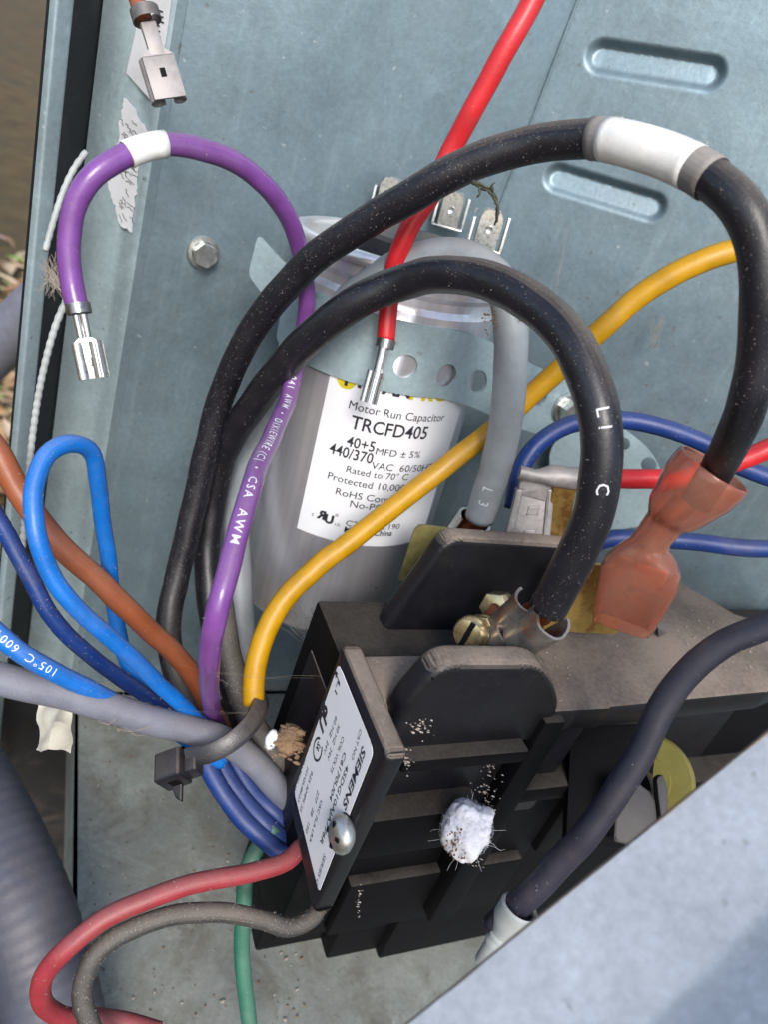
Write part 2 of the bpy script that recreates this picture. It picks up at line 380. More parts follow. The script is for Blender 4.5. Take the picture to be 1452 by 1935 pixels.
def lathe(bm, a, axis, prof, n=36, closed=False):
    """prof: list of (h, r) along axis from a"""
    axis = axis.normalized(); ref = V((0, 0, 1)) if abs(axis.z) < .9 else V((1, 0, 0))
    x = (ref-axis*ref.dot(axis)).normalized(); y = axis.cross(x); rings = []
    for h, r in prof:
        if r < 1e-7: rings.append([bm.verts.new(a+axis*h)]); continue
        rings.append([bm.verts.new(a+axis*h+(x*math.cos(2*math.pi*i/n)+y*math.sin(2*math.pi*i/n))*r) for i in range(n)])
    for p, q in zip(rings[:-1], rings[1:]):
        for i in range(n):
            j = (i+1) % n
            if len(p) == 1 and len(q) == 1: continue
            if len(p) == 1: bm.faces.new((p[0], q[j], q[i]))
            elif len(q) == 1: bm.faces.new((p[i], p[j], q[0]))
            else: bm.faces.new((p[i], p[j], q[j], q[i]))
def frame_m(o, x, y, z):
    return Matrix(((x.x, y.x, z.x, o.x), (x.y, y.y, z.y, o.y), (x.z, y.z, z.z, o.z), (0, 0, 0, 1)))

def plate2d(outline, holes, nrm, th):
    """flat plate with holes from planar world points"""
    o = V((0, 0, 0))
    for p in outline: o += p/len(outline)
    nrm = nrm.normalized(); x = (outline[1]-outline[0]); x = (x-nrm*x.dot(nrm)).normalized(); y = nrm.cross(x)
    cu = D.curves.new('c', 'CURVE'); cu.dimensions = '2D'; cu.fill_mode = 'BOTH'; cu.extrude = th/2*1000
    for loop in [outline]+holes:
        sp = cu.splines.new('POLY'); sp.points.add(len(loop)-1); sp.use_cyclic_u = True
        for k, p in enumerate(loop): q = (p-o)*1000; sp.points[k].co = (q.dot(x), q.dot(y), 0, 1)
    ob = D.objects.new('c', cu); COL.objects.link(ob); me = D.meshes.new_from_object(ob.evaluated_get(bpy.context.evaluated_depsgraph_get()))
    D.objects.remove(ob); D.curves.remove(cu); bm = bmesh.new(); bm.from_mesh(me); D.meshes.remove(me)
    for v in bm.verts: c = v.co/1000; v.co = o+x*c.x+y*c.y+nrm*c.z
    bmesh.ops.remove_doubles(bm, verts=bm.verts, dist=1e-6); return bm
# ---- text
def text_bm(s, size, bold=0.0, shear=0.0, sx=1.0, align='LEFT', res=3, spacing=1.0):
    cu = D.curves.new('t', 'FONT'); cu.body = s; cu.size = 1.0; cu.offset = bold; cu.shear = shear
    cu.align_x = align; cu.resolution_u = res; cu.space_character = spacing
    ob = D.objects.new('t', cu); COL.objects.link(ob)
    dg = bpy.context.evaluated_depsgraph_get(); me = D.meshes.new_from_object(ob.evaluated_get(dg))
    D.objects.remove(ob); D.curves.remove(cu)
    bm = bmesh.new(); bm.from_mesh(me); D.meshes.remove(me)
    for v in bm.verts: v.co = V((v.co.x*size*sx, v.co.y*size, 0))
    return bm
def slice_bm(bm, axis, step):
    if not bm.verts: return
    i = 'xy'.index(axis); lo = min(v.co[i] for v in bm.verts); hi = max(v.co[i] for v in bm.verts)
    k = lo+step; n = V((1, 0, 0)) if i == 0 else V((0, 1, 0))
    while k < hi:
        bmesh.ops.bisect_plane(bm, geom=bm.verts[:]+bm.edges[:]+bm.faces[:], plane_co=n*k, plane_no=n); k += step
def join_bm(dst, src, fn):
    m = {}
    for v in src.verts: m[v] = dst.verts.new(fn(v.co))
    for f in src.faces:
        try: dst.faces.new([m[v] for v in f.verts])
        except ValueError: pass
    src.free()

# ---- wire builder
def text_on(dst, path, fr_start, s, size, r, rev=False, side=0.0, bold=0.01, sx=1.0, spacing=1.15):
    """print a string along a path starting at fraction fr_start"""
    L = [0]
    for a, b in zip(path[:-1], path[1:]): L.append(L[-1]+(b-a).length)
    s0 = fr_start*L[-1]; t = text_bm(s, size, bold, sx=sx, spacing=spacing, res=2); slice_bm(t, 'y', size*0.2)
    h = size*0.35
    def at(d):
        d = min(max(d, 0), L[-1]-1e-6); i = max(0, min(len(L)-2, int(np.searchsorted(L, d))-1)); k = (d-L[i])/(L[i+1]-L[i])
        p = path[i].lerp(path[i+1], k)
        T0 = (path[min(i+2, len(path)-1)]-path[max(i-1, 0)]).normalized()
        return p, T0
    def fn(co):
        p, T = at(s0+(-co.x if rev else co.x))
        if rev: T = -T
        n = CAM-p; n = (n-T*n.dot(T)).normalized(); u = n.cross(T)
        a = (co.y-h)/r+side
        return p+(n*math.cos(a)+u*math.sin(a))*(r+0.00005)
    join_bm(dst, t, fn)
def hairs(path, r, n, seed, up=0.3, lmin=0.0002, lmax=0.0010, wd=0.00004, a0=0.0, a1=1.0):
    rnd = random.Random(seed); bm = bmesh.new(); fr = frames(path); k = len(path)
    for _ in range(n):
        for _try in range(6):
            i = int(k*(a0+(a1-a0)*rnd.random())); i = min(i, k-2); t, a, b = fr[i]; th = rnd.random()*6.283
            nn = a*math.cos(th)+b*math.sin(th)
            if nn.z > -0.5+rnd.random()*1.2*(1 if up else 0) or rnd.random() < 0.15: break
        p = path[i].lerp(path[i+1], rnd.random())+nn*r*1.0
        d = (t*rnd.uniform(-1, 1)+nn.cross(t)*rnd.uniform(-1, 1)+nn*rnd.uniform(0, .45)).normalized()
        l = rnd.uniform(lmin, lmax)*rnd.random()**0.7; q = p+d*l*0.5+nn*l*0.12; e = p+d*l+nn*l*rnd.uniform(-.1, .25)
        s = d.cross(nn).normalized()*wd*rnd.uniform(.5, 1.2)
        v = [bm.verts.new(x) for x in (p+s+nn*3e-5, p-s+nn*3e-5, q-s+nn*3e-5, e+nn*3e-5, q+s+nn*3e-5)]
        bm.faces.new(v)
    return bm
def Pz(pts): return [P(*p) for p in pts]
def wire(name, label, pts, dia, mat, nh=0, cat='wire', group=None, prints=(), step=0.0012, seed=1, hw=0.000045, hr=(0.0002, 0.0009)):
    path = catmull(Pz(pts), step=step); r = dia/2*MM; so_ = V((seed*3.7, seed*1.3, 0)); nP_ = len(path)
    path = [p+(nvec(p*38+so_)*.0009+nvec(p*110+so_)*.0003)*min(1, k/14, (nP_-1-k)/14) for k, p in enumerate(path)]
    root = empty(name, path[-1], label, cat, group)
    bm = bmesh.new(); n = 24 if dia > 5.5 else 18
    sd_ = random.Random(seed).random()*10
    sweep(bm, path, circ(r, n), True)
    for v in bm.verts:
        v.co += nvec(v.co*180+V((sd_, 0, 0)))*r*0.035
    link('insulation', bm, mat, root, smooth='all')
    if prints:
        t = bmesh.new()
        for a in prints: text_on(t, path, *a[:2], a[2]*MM, r, **a[3])
        link('lettering', t, 'ink_white', root, smooth=False)
    if nh: link('dust_fibres', hairs(path, r, nh, seed, wd=hw, lmin=hr[0], lmax=hr[1]), 'fluff', root, smooth=False, kind='stuff')
    return root, path
def at_len(path, f):
    L = [0]
    for a, b in zip(path[:-1], path[1:]): L.append(L[-1]+(b-a).length)
    return int(np.searchsorted(L, f*L[-1]))
def nearest(path, px, py):
    best = min(range(len(path)), key=lambda i: (proj(path[i])[0]-px)**2+(proj(path[i])[1]-py)**2); return best
def proj(p):
    q = p-CAM; z = q.dot(Fw); return 726+FP*q.dot(CR)/z, 967.5-FP*q.dot(CU)/z, z
def sleeve(root, path, i0, i1, r, mat='sleeve', name='sleeve', half=False, label=None, th_=0.00035):
    seg = path[i0:i1+1]; bm = bmesh.new(); fr = frames(path)[i0:i1+1]
    outer = circ(r+th_, 26); sweep(bm, seg, outer, False, fr=fr); sweep(bm, seg, circ(r+0.0001, 26)[::-1], False, fr=fr)
    bm.verts.ensure_lookup_table(); k = 26; L = len(seg)
    for e in (0, L-1):
        for j in range(k):
            j2 = (j+1) % k
            a = bm.verts[e*k+j]; b = bm.verts[e*k+j2]; ia = bm.verts[L*k+e*k+(k-1-j)]; ib = bm.verts[L*k+e*k+(k-1-j2) % k]
            try: bm.faces.new((a, b, ib, ia))
            except ValueError: pass
    o = link(name, bm, mat, root, smooth='all')
    if label: o['label'] = label
    return o

# =================================================================== SETTING
# unit's walls: left back wall A, right back wall B, floor
A0 = P(383, 475, 0.225); uA = bear(61); nA = UP.cross(uA)
nA = nA if nA.y < 0 else -nA
fold = onp(250, 645, A0, nA)
crease = onp(990, 270, A0, nA)
uB = bear(100); nB = UP.cross(uB); nB = nB if nB.y < 0 else -nB
FLZ = onp(300, 1290, A0, nA).z
bm = bmesh.new(); S = 7.0
box2(bm, (-S, -S, -0.05), (S, S+2, 0))
for v in bm.verts: pass
bmesh.ops.subdivide_edges(bm, edges=bm.edges[:], cuts=6, use_grid_fill=True)
tag(link('ground', bm, 'soil', smooth=False), kind='structure')
# far ground reaching the horizon
bm = bmesh.new(); box2(bm, (-120, -120, -0.3), (120, 120, -0.055)); tag(link('terrain', bm, 'soil', smooth=False), kind='structure')
# leaf litter where the gap at the left shows the ground
bm = bmesh.new(); rnd = random.Random(3)
c0 = onp(-10, 800, V((0, 0, 0)), UP)
for i in range(2600):
    x = c0.x+rnd.gauss(0, .28); y = c0.y+rnd.uniform(-.7, .9); z = 0.004+rnd.random()*.02
    l = rnd.uniform(.012, .05); wd = l*rnd.uniform(.12, .5); a = rnd.random()*6.28; d = V((math.cos(a), math.sin(a), rnd.uniform(-.3, .3))); s = d.cross(UP).normalized()*wd
    p = V((x, y, z)); v = [bm.verts.new(q) for q in (p-d*l, p+s+V((0, 0, wd*.5)), p+d*l, p-s+V((0, 0, wd*.3)))]; bm.faces.new(v)
tag(link('leaf_litter', bm, 'litter', smooth=False), kind='stuff')

cab = empty('cabinet', V((crease.x, crease.y, FLZ)), 'open galvanized steel equipment cabinet holding the capacitor and wiring', 'cabinet')
def sheet(bm, p0, ux, uy, W, H, th, nrm):
    prism(bm, [p0, p0+ux*W, p0+ux*W+uy*H, p0+uy*H], -nrm*th)
TOPZ = 1.0
# wall A as a fine grid with gentle oil-canning
def wallgrid(p0, ux, nrm, W, z0, z1, st, disp, thick=0.0015, fx=None, fz=None, fs=.00045):
    def axis_(a, b, f):
        out = [a]
        while out[-1] < b-1e-6: out.append(min(b, out[-1]+(fs if f and f[0] < out[-1] < f[1] else st)))
        return out
    xs = axis_(0, W, fx); zs = axis_(z0, z1, fz)
    bm = bmesh.new(); nx = len(xs)-1; nz = len(zs)-1; rows = []
    for k in range(2):
        g_ = []
        for i in range(nx+1):
            row = []
            for j in range(nz+1):
                p = p0+ux*xs[i]; p = V((p.x, p.y, zs[j])); dd = disp(p)
                row.append(bm.verts.new(p+nrm*dd-nrm*thick*k))
            g_.append(row)
        rows.append(g_)
        for i in range(nx):
            for j in range(nz):
                q = (g_[i][j], g_[i+1][j], g_[i+1][j+1], g_[i][j+1]); bm.faces.new(q if k == 0 else q[::-1])
    f, b = rows
    for i in range(nx):
        bm.faces.new((f[i][0], b[i][0], b[i+1][0], f[i+1][0])); bm.faces.new((f[i][nz], f[i+1][nz], b[i+1][nz], b[i][nz]))
    for j in range(nz):
        bm.faces.new((f[0][j], f[0][j+1], b[0][j+1], b[0][j])); bm.faces.new((f[nx][j], b[nx][j], b[nx][j+1], f[nx][j+1]))
    return bm
def nz_(p, s, a): return noise.noise(p*s)*a
WA = (crease-fold).dot(uA)
bm = wallgrid(V((fold.x, fold.y, 0)), uA, nA, WA, FLZ+0.0005, TOPZ, 0.006, lambda p: nz_(p, 18, .0005))
link('back_panel', bm, 'galv', cab)
# wall B with two pressed louvres
def capsule(c1, c2, r, depth):
    a = onp(*c1, crease, nB); b = onp(*c2, crease, nB); ab = b-a
    def f(p):
        t = max(0, min(1, (p-a).dot(ab)/ab.length_squared)); d = (p-(a+ab*t)).length
        k = max(0, min(1, (r*1.25-d)/(r*0.7))); k = k*k*(3-2*k)
        # deeper along the upper side, so it reads as a louvre
        s = (p-(a+ab*t)).z/r
        return -depth*k*(0.8+0.45*s)
    return f
c1 = capsule((1137, 108), (1340, 140), .0040, .0028); c2 = capsule((1055, 338), (1232, 392), .0038, .0024)
bm = wallgrid(V((crease.x, crease.y, 0)), uB, nB, 0.33, FLZ+0.0005, TOPZ, 0.006, lambda p: nz_(p, 14, .0006)+c1(p)+c2(p) if (p-crease).dot(uB) < .08 else nz_(p, 14, .0006), fx=(.0, .056), fz=(CAM.z-.035, CAM.z+.035))
link('side_panel', bm, 'galv', cab)
# raised seam at the fold between both panels
bm = bmesh.new()
pth = [V((crease.x, crease.y, z))+(nA+nB).normalized()*0.0004 for z in np.linspace(FLZ, TOPZ, 20)]
tube(bm, pth, .00035, 8); link('seam', bm, 'galv', cab)
# corner post left of the fold
uP = bear(-86); nP = UP.cross(uP); nP = nP if nP.y < 0 else -nP
xo = onp(200, 0, fold, nP); WP = (xo-fold).dot(uP)
bm = bmesh.new(); prof = []
f0 = V((fold.x, fold.y, 0))
sec = [f0+uP*0-nP*0, f0+nP*.0032+uP*.0012, f0+nP*.0036+uP*.0030, f0+nP*.0022+uP*.0060, f0+nP*.0024+uP*.0085, f0+nP*.0030+uP*.0095, f0+nP*.0028+uP*(WP-.001), f0+nP*.001+uP*WP, f0-nP*.014+uP*WP, f0-nP*.015+uP*(WP-.0015), f0+uP*(WP-.002)-nP*.0006, f0+uP*.001-nP*.002]
lo = [bm.verts.new(V((p.x, p.y, FLZ-.003))) for p in sec]; hi = [bm.verts.new(V((p.x, p.y, TOPZ))) for p in sec]
for i in range(len(sec)):
    j = (i+1) % len(sec); bm.faces.new((lo[i], lo[j], hi[j], hi[i]))
bm.faces.new(lo); bm.faces.new(hi)
link('corner_post', bm, 'galv_post', cab)
# dark strip put in as the slot's shade, then the outer panel's folded edge
e1 = f0+uP*(WP+.0002)
pO1 = onp(142, 0, A0*0+P(142, 0, .168), nP); q0 = P(142, 0, .166); q1 = P(106, 0, .163)
uO = V((q1.x-q0.x, q1.y-q0.y, 0)); WO = uO.length; uO.normalize(); nO = UP.cross(uO); nO = nO if nO.y < 0 else -nO
bm = bmesh.new()
b0 = V((q0.x, q0.y, 0)); 
sec = rounded([b0, b0+uO*WO, b0+uO*WO-nO*.0022, b0-nO*.0022], [.0008, .0008, 0, 0], 4)
prism(bm, [V((p.x, p.y, FLZ-.25)) for p in sec], V((0, 0, TOPZ-FLZ+.25)))
link('outer_panel_edge', bm, 'galv_post', cab)
bm = bmesh.new()
g0 = b0-nO*.010; g1 = V((e1.x, e1.y, 0))-nP*.006
prism(bm, [V((p.x, p.y, FLZ-.25)) for p in (g0, g1, g1+bear(-14)*.02, g0+bear(-14)*.012)], V((0, 0, TOPZ-FLZ+.25)))
link('slot_dark_strip', bm, 'gap_dark', cab)
# floor pan
fp = [onp(x, y, V((0, 0, FLZ)), UP) for x, y in ((133, 1292), (118, 1960), (112, 2600))]
far = V((crease.x, crease.y, FLZ)); right = far+uB*.30
bm = bmesh.new()
poly = [onp(141, 1288, V((0, 0, FLZ)), UP)+nA*-.004, onp(128, 1960, V((0, 0, FLZ)), UP), onp(128, 2500, V((0, 0, FLZ)), UP), right+V((0.02, -.30, 0)), right-nB*.002, far-nA*.002]
prism(bm, poly, V((0, 0, -.0015)))
# downturned lip on the left edge
a, b = poly[0], poly[2]; d = (b-a).normalized(); s = d.cross(UP).normalized()
prism(bm, [a, b, b+V((0, 0, -.03)), a+V((0, 0, -.03))], s*-.0014)
link('floor_pan', bm, 'galv_floor', cab)
# front panel in the near right corner, a sheet whose fold turns from the sun to darken it
bm = bmesh.new()
fa = P(690, 2002, .098); fb = P(1560, 1298, .108); fc = P(1640, 1590, .096); fd = P(1080, 2130, .088)
fb = fa+(fb-fa)*1.7; fc = fd+(fc-fd)*1.7
nF = (fb-fa).cross(fd-fa).normalized(); nF = nF if nF.dot(CAM-fa) > 0 else -nF
E_ = (fb-fa).normalized(); d0 = (fd-fa); d0 = (d0-E_*d0.dot(E_)).normalized(); best = None
for an in (-.75, .75):
    R_ = Matrix.Rotation(an, 3, E_); n_ = R_ @ nF; sc_ = n_.dot(-SUN)+(9 if n_.dot((CAM-fd).normalized()) < .1 else 0)
    if best is None or sc_ < best[0]: best = (sc_, R_ @ d0)
e = fc+best[1]*.06; f_ = fd+best[1]*.06
secs = []
for t in np.linspace(0, 1, 12):
    A = fa.lerp(fb, t); B = fd.lerp(fc, t); Cc = f_.lerp(e, t)
    row = [A-nF*.010, A-nF*.001, A]
    for k in np.linspace(.02, .86, 8): row.append(A.lerp(B, k))
    for k in np.linspace(0, 1, 8):
        m0 = A.lerp(B, .88); m1 = B.lerp(Cc, .25); row.append(m0*(1-k)**2+B*2*k*(1-k)+m1*k*k)
    row.append(Cc); secs.append([bm.verts.new(p) for p in row])
for r0, r1 in zip(secs[:-1], secs[1:]):
    for i in range(len(r0)-1): bm.faces.new((r0[i], r0[i+1], r1[i+1], r1[i]))
me_ = D.meshes.new('x'); bmesh.ops.solidify(bm, geom=bm.faces[:], thickness=.0011)
o = link('front_panel', bm, 'galv_front', cab)
bm = bmesh.new(); hp = [fa.lerp(fb, t)-nF*.0004+nvec(fa.lerp(fb, t)*120)*.00012 for t in np.linspace(0, 1, 60)]; tube(bm, hp, .0004, 8); link('hem', bm, 'hem', cab); D.meshes.remove(me_)
# added dark sheet behind the corner, standing for the shade under the gap
bm = bmesh.new()
gg = onp(140, 1330, V((0, 0, FLZ)), UP)
wv = uA*.16; q_ = gg-uA*.07-nA*.004; prism(bm, [q_, q_+wv, q_+wv+V((0, 0, -.16)), q_+V((0, 0, -.16))], -nA*.002); link('lower_dark_sheet', bm, 'gap_dark', cab)

# hex screws
def hexscrew(name, c, nrm, r, parent=None, label=None, mat='zinc'):
    nrm = nrm.normalized(); bm = bmesh.new(); lathe(bm, c, nrm, [(0, r), (r*.12, r), (r*.22, r*.93), (r*.24, r*.7)], 32)
    ref = UP; x = (ref-nrm*ref.dot(nrm)).normalized(); y = nrm.cross(x)
    pts = [c+nrm*r*.2+(x*math.cos(i*math.pi/3+.3)+y*math.sin(i*math.pi/3+.3))*r*.76 for i in range(6)]
    prism(bm, pts, nrm*r*.72, bev=r*.035)
    lathe(bm, c+nrm*r*.925, nrm, [(0, r*.60), (-r*.16, r*.46), (-r*.20, 0)], 20)
    o = link(name, bm, mat, parent, smooth=False)
    return o
hexscrew('hex_screw', onp(383, 477, A0, nA)+nA*.0004, nA+V((.05, 0, .1)), .0048, cab)

# torn stickers on the post (flat, follow the fold line)
def patch(px, pl_n, pl_p, mat, name, parent, lift, th=.00012, jag=0, seed=1):
    rnd = random.Random(seed); pts = [onp(*p, pl_p, pl_n) for p in px]
    if jag:
        out = []
        for i, p in enumerate(pts):
            q = pts[(i+1) % len(pts)]; k = max(1, int((q-p).length/.0008)); pr = (q-p).cross(pl_n).normalized() if (q-p).length > 1e-6 else UP
            for j in range(k): out.append(p.lerp(q, j/k)+pr*rnd.uniform(-jag, jag)*(1 if j else 0))
        pts = out
    bm = bmesh.new(); tri = tessellate_polygon([pts]); vs = [bm.verts.new(p+pl_n*lift) for p in pts]
    fs = []
    for t in tri:
        try: fs.append(bm.faces.new([vs[i] for i in t]))
        except ValueError: pass
    bmesh.ops.solidify(bm, geom=fs, thickness=th)
    return link(name, bm, mat, parent, smooth=False)
pPost = fold+nP*.0034
M['sticker'] = mat_plastic('white_sticker', (0.88, 0.89, 0.92), 0.4, 0.0, speck=0.05, var=0.03, bumpd=0.00002, grime=0.08)
st1 = empty('torn_sticker', onp(240, 320, pPost, nP), 'long torn white sticker remnant with scribbled marks behind the purple wire', 'sticker', 'stickers on the corner post')
patch([(234, 184), (252, 200), (280, 248), (262, 330), (250, 440), (226, 422), (219, 395), (202, 340), (222, 300), (226, 240)], nP, pPost, 'sticker', 'paper', st1, .0004, jag=.0004, seed=4)
st2 = empty('printed_sticker', onp(285, 80, pPost, nP), 'white printed label piece above, behind the grey spade terminal', 'sticker', 'stickers on the corner post')
patch([(262, -40), (330, -40), (318, 60), (292, 196), (240, 138), (258, 60)], nP, pPost, 'sticker', 'paper', st2, .0005, seed=5)
def scribble(root, seed, box_, n, pl_p, pl_n):
    rnd = random.Random(seed); bm = bmesh.new()
    for _ in range(n):
        x = rnd.uniform(box_[0], box_[2]); y = rnd.uniform(box_[1], box_[3]); a = rnd.uniform(.6, 1.4); pts = []
        for k in range(5): pts.append(onp(x+k*4*math.cos(a)+rnd.uniform(-2, 2), y+k*4*math.sin(a)+rnd.uniform(-2, 2), pl_p, pl_n)+pl_n*.0006)
        tube(bm, catmull(pts, per=3), .00009, 4)
    link('lettering', bm, 'ink', root, smooth=False)
scribble(st1, 3, (226, 215, 252, 410), 34, pPost, nP)
bm = bmesh.new()
T = text_bm('EPA', .0026, .02)
ex = (onp(290, 60, pPost, nP)-onp(280, 20, pPost, nP)).normalized(); ey = nP.cross(ex)
o_ = onp(283, 15, pPost, nP)+nP*.00075
join_bm(bm, T, lambda c: o_+ex*c.x+ey*c.y)
for k in range(3):
    for j in range(4):
        p = onp(300-k*9, 20+j*7+k*8, pPost, nP)+nP*.0007; box(bm, p, (.0009, .0001, .0005), nP.to_track_quat('Y', 'Z').to_matrix())
bm.free(); bm = bmesh.new()
for k in range(9):
    p = onp(306-k*2, 22+k*9, pPost, nP)+nP*.0007; box(bm, p, (.0012+.0008*(k % 3), .00008, .00035), nP.to_track_quat('Y', 'Z').to_matrix())
link('lettering', bm, 'ink', st2, smooth=False)

# ribbed cords in the slot beside the post
def cord(name, pts, r, label):
    path = catmull(Pz(pts), step=.0004); bm = bmesh.new(); prof = circ(1, 12); fr = frames(path); n = len(path)
    rings = []
    for i, p in enumerate(path):
        t, a, b = fr[i]; rr = r*(0.82+.22*abs(math.sin(i*.62)))
        rings.append([bm.verts.new(p+a*x*rr+b*y*rr) for x, y in prof])
    for i in range(n-1):
        for j in range(12): bm.faces.new((rings[i][j], rings[i][(j+1) % 12], rings[i+1][(j+1) % 12], rings[i+1][j]))
    bm.faces.new(rings[0][::-1]); bm.faces.new(rings[-1])
    o = link(name, bm, 'boot', smooth='all'); tag(o, label, 'cord', 'ribbed cords in the slot by the corner post')
cord('ribbed_cord', [(163, 286, .163), (140, 318, .163), (118, 365, .163), (100, 420, .163), (85, 474, .163)], .0007, 'upper ribbed white cord in the slot left of the purple loop')
cord('ribbed_cord', [(128, 560, .168), (105, 615, .169), (84, 690, .172), (70, 760, .175), (58, 850, .178), (48, 960, .182), (40, 1060, .186)], .0008, 'lower ribbed grey cord running down the dark slot behind the orange wire')

# hoses outside
bm = bmesh.new(); pth = catmull(Pz([(-120, 760, .42), (-40, 690, .40), (30, 620, .38), (110, 545, .36), (180, 470, .34)]), step=.006); tube(bm, pth, .0125, 24)
tag(link('grey_hose', bm, 'grey_cable', smooth='all'), 'blurred grey hose outside the cabinet at the left edge', 'hose')
path = catmull(Pz([(-190, 1330, .235), (-100, 1420, .225), (-20, 1560, .21), (40, 1700, .20), (80, 1830, .195), (110, 1960, .19), (130, 2080, .185)]), step=.0006)
bm = bmesh.new(); fr = frames(path); rings = []
for i, p in enumerate(path):
    t, a, b = fr[i]; rr = .0118*(1+.006*math.sin(i*1.15)); rings.append([bm.verts.new(p+a*x*rr+b*y*rr) for x, y in circ(1, 36)])
for i in range(len(path)-1):
    for j in range(36): bm.faces.new((rings[i][j], rings[i][(j+1) % 36], rings[i+1][(j+1) % 36], rings[i+1][j]))
bm.faces.new(rings[0][::-1]); bm.faces.new(rings[-1])
tag(link('flexible_conduit', bm, 'conduit', smooth='all'), 'thick ribbed grey conduit passing the bottom left corner', 'conduit')
# crumpled paper
bm = bmesh.new(); gp = []
ctr = [(68, 1318, .176), (108, 1330, .176), (134, 1338, .176)], [(74, 1372, .178), (104, 1362, .172), (134, 1372, .176)], [(70, 1420, .178), (98, 1412, .174), (134, 1424, .178)]
rows = [[bm.verts.new(P(*q)) for q in r] for r in ctr]
for a, b in zip(rows[:-1], rows[1:]):
    for i in range(2): bm.faces.new((a[i], a[i+1], b[i+1], b[i]))
bmesh.ops.subdivide_edges(bm, edges=bm.edges[:], cuts=5, use_grid_fill=True, smooth=.6)
for v in bm.verts: v.co += nvec(v.co*260)*.0012
bmesh.ops.solidify(bm, geom=bm.faces[:], thickness=.0002)
tag(link('crumpled_paper', bm, 'scrap'), 'dirty cream scrap of crumpled paper stuck at the floor edge under the grey cable', 'paper scrap')

# =================================================================== CAPACITOR
ct = P(768, 465, .205); cb0 = P(610, 1110, .255); ca = (ct-cb0).normalized(); RC = .0285; HC = (ct-cb0).length
toc = CAM-ct; cx = (toc-ca*toc.dot(ca)).normalized(); cy = ca.cross(cx)     # cx faces the camera
def cpos(ang, h, r): return cb0+ca*h+(cx*math.cos(ang)+cy*math.sin(ang))*r
def cyl_hit(px, py, r):
    o = CAM-cb0; d = ray(px, py); o2 = o-ca*o.dot(ca); d2 = d-ca*d.dot(ca)
    A = d2.dot(d2); B = 2*o2.dot(d2); C = o2.dot(o2)-r*r; disc = B*B-4*A*C
    t = (-B-math.sqrt(max(disc, 0)))/(2*A); p = o+d*t; q = p-ca*p.dot(ca)
    return math.atan2(q.dot(cy), q.dot(cx)), p.dot(ca)
rot = Matrix((cx, cy, ca)).transposed()
cap = empty('capacitor', cb0, 'round silver motor run capacitor with white printed label held by a strap', 'capacitor', rot=rot)
bm = bmesh.new()
lathe(bm, cb0, ca, [(0, 0), (0, RC-.003), (.0012, RC-.001), (.003, RC), (HC-.011, RC), (HC-.0095, RC-.0012), (HC-.0075, RC-.0012), (HC-.006, RC+.0002), (HC-.003, RC+.0002)], 72)
for v in bm.verts: v.co += nvec(v.co*60)*.00025
link('can', bm, 'can', cap)
bm = bmesh.new()
lathe(bm, cb0+ca*(HC-.003), ca, [(0, RC-.0008), (0, RC+.0012), (.0012, RC+.0017), (.0028, RC+.0012), (.0032, RC), (.0028, RC-.0012), (.0012, RC-.0018), (-.0015, RC-.0022), (-.0035, RC-.003)], 72)
link('rim', bm, 'alu_rim', cap, smooth='all')
bm = bmesh.new()
lathe(bm, cb0+ca*(HC-.006), ca, [(0, RC-.0025), (0.0002, RC-.006), (0.0012, RC-.009), (.0012, 0)], 60); link('top_plate', bm, 'alu', cap, smooth='all')
bm = bmesh.new()
lathe(bm, cb0+ca*(HC-.005)+cy*.001, ca, [(0, .0180), (.0070, .0176), (.0080, .0165), (.0080, 0)], 48); link('terminal_base', bm, 'black2', cap)
def caplane(px, py, h): return onp(px, py, cb0+ca*h, ca)
for (px, py, ang, nb) in ((730, 408, .15, 4), (846, 430, .1, 4), (914, 470, .05, 4)):
    b_ = caplane(px, py, HC+.0032); bm = bmesh.new()
    side = (cy*math.cos(ang)+cx*math.sin(ang)); fwd = ca.cross(side)
    mt = frame_m(b_, side, fwd, ca)
    box2(bm, (-.0048, -.004, 0), (.0048, .004, .0006), .0002, mt)
    t_ = link('terminal', bm, 'tin', cap)
    for k in range(nb):
        bb = bmesh.new(); yy = (-.0032, .0030, 0, 0)[k]
        if k < 2:
            pts = rounded([(-.0032+.0 , yy, .0004), (.0032, yy, .0004), (.0032, yy, .0085), (.0020, yy, .0105), (-.0020, yy, .0105), (-.0032, yy, .0085)], .0008)
            prism(bb, pts, V((0, .0008, 0)), .00012, 1)
            lathe(bb, V((0, yy-.0001, .0055)), V((0, -1, 0)), [(0, .0011), (.0003, .0010), (.0001, .0006), (0.0001, 0)], 14)
        else:
            xk = .0042 if k == 2 else -.0050; pts = rounded([(xk, -.003, .0004), (xk, .003, .0004), (xk, .002, .0098-.002*(k-2)), (xk, -.002, .0098-.002*(k-2))], .0006)
            prism(bb, pts, V((.0008, 0, 0)), .00012, 1)
        bmesh.ops.transform(bb, matrix=mt, verts=bb.verts); link('blade', bb, 'tin', t_)
# label around the can
LW0, LH0 = cyl_hit(565, 975, RC); LW1, LH1 = cyl_hit(800, 1026, RC); LT0, LTH0 = cyl_hit(628, 700, RC); LT1, LTH1 = cyl_hit(862, 765, RC)
aL, aR = (LW0+LT0)/2, (LW1+LT1)/2; hB = (LH0+LH1)/2; hT = (LTH0+LTH1)/2+.004
if aL > aR: pass
bm = bmesh.new(); rl = RC+.00025; na, nh_ = 30, 30; gr = []
for i in range(na+1): gr.append([bm.verts.new(cpos(aL+(aR-aL)*i/na, hB+(hT-hB)*j/nh_, rl)) for j in range(nh_+1)])
for i in range(na):
    for j in range(nh_): bm.faces.new((gr[i][j], gr[i+1][j], gr[i+1][j+1], gr[i][j+1]))
lab = link('label', bm, 'paper', cap, smooth='all')
print('label ang', aL, aR, 'h', hB, hT, 'cap', HC)
sg = 1 if aR > aL else -1
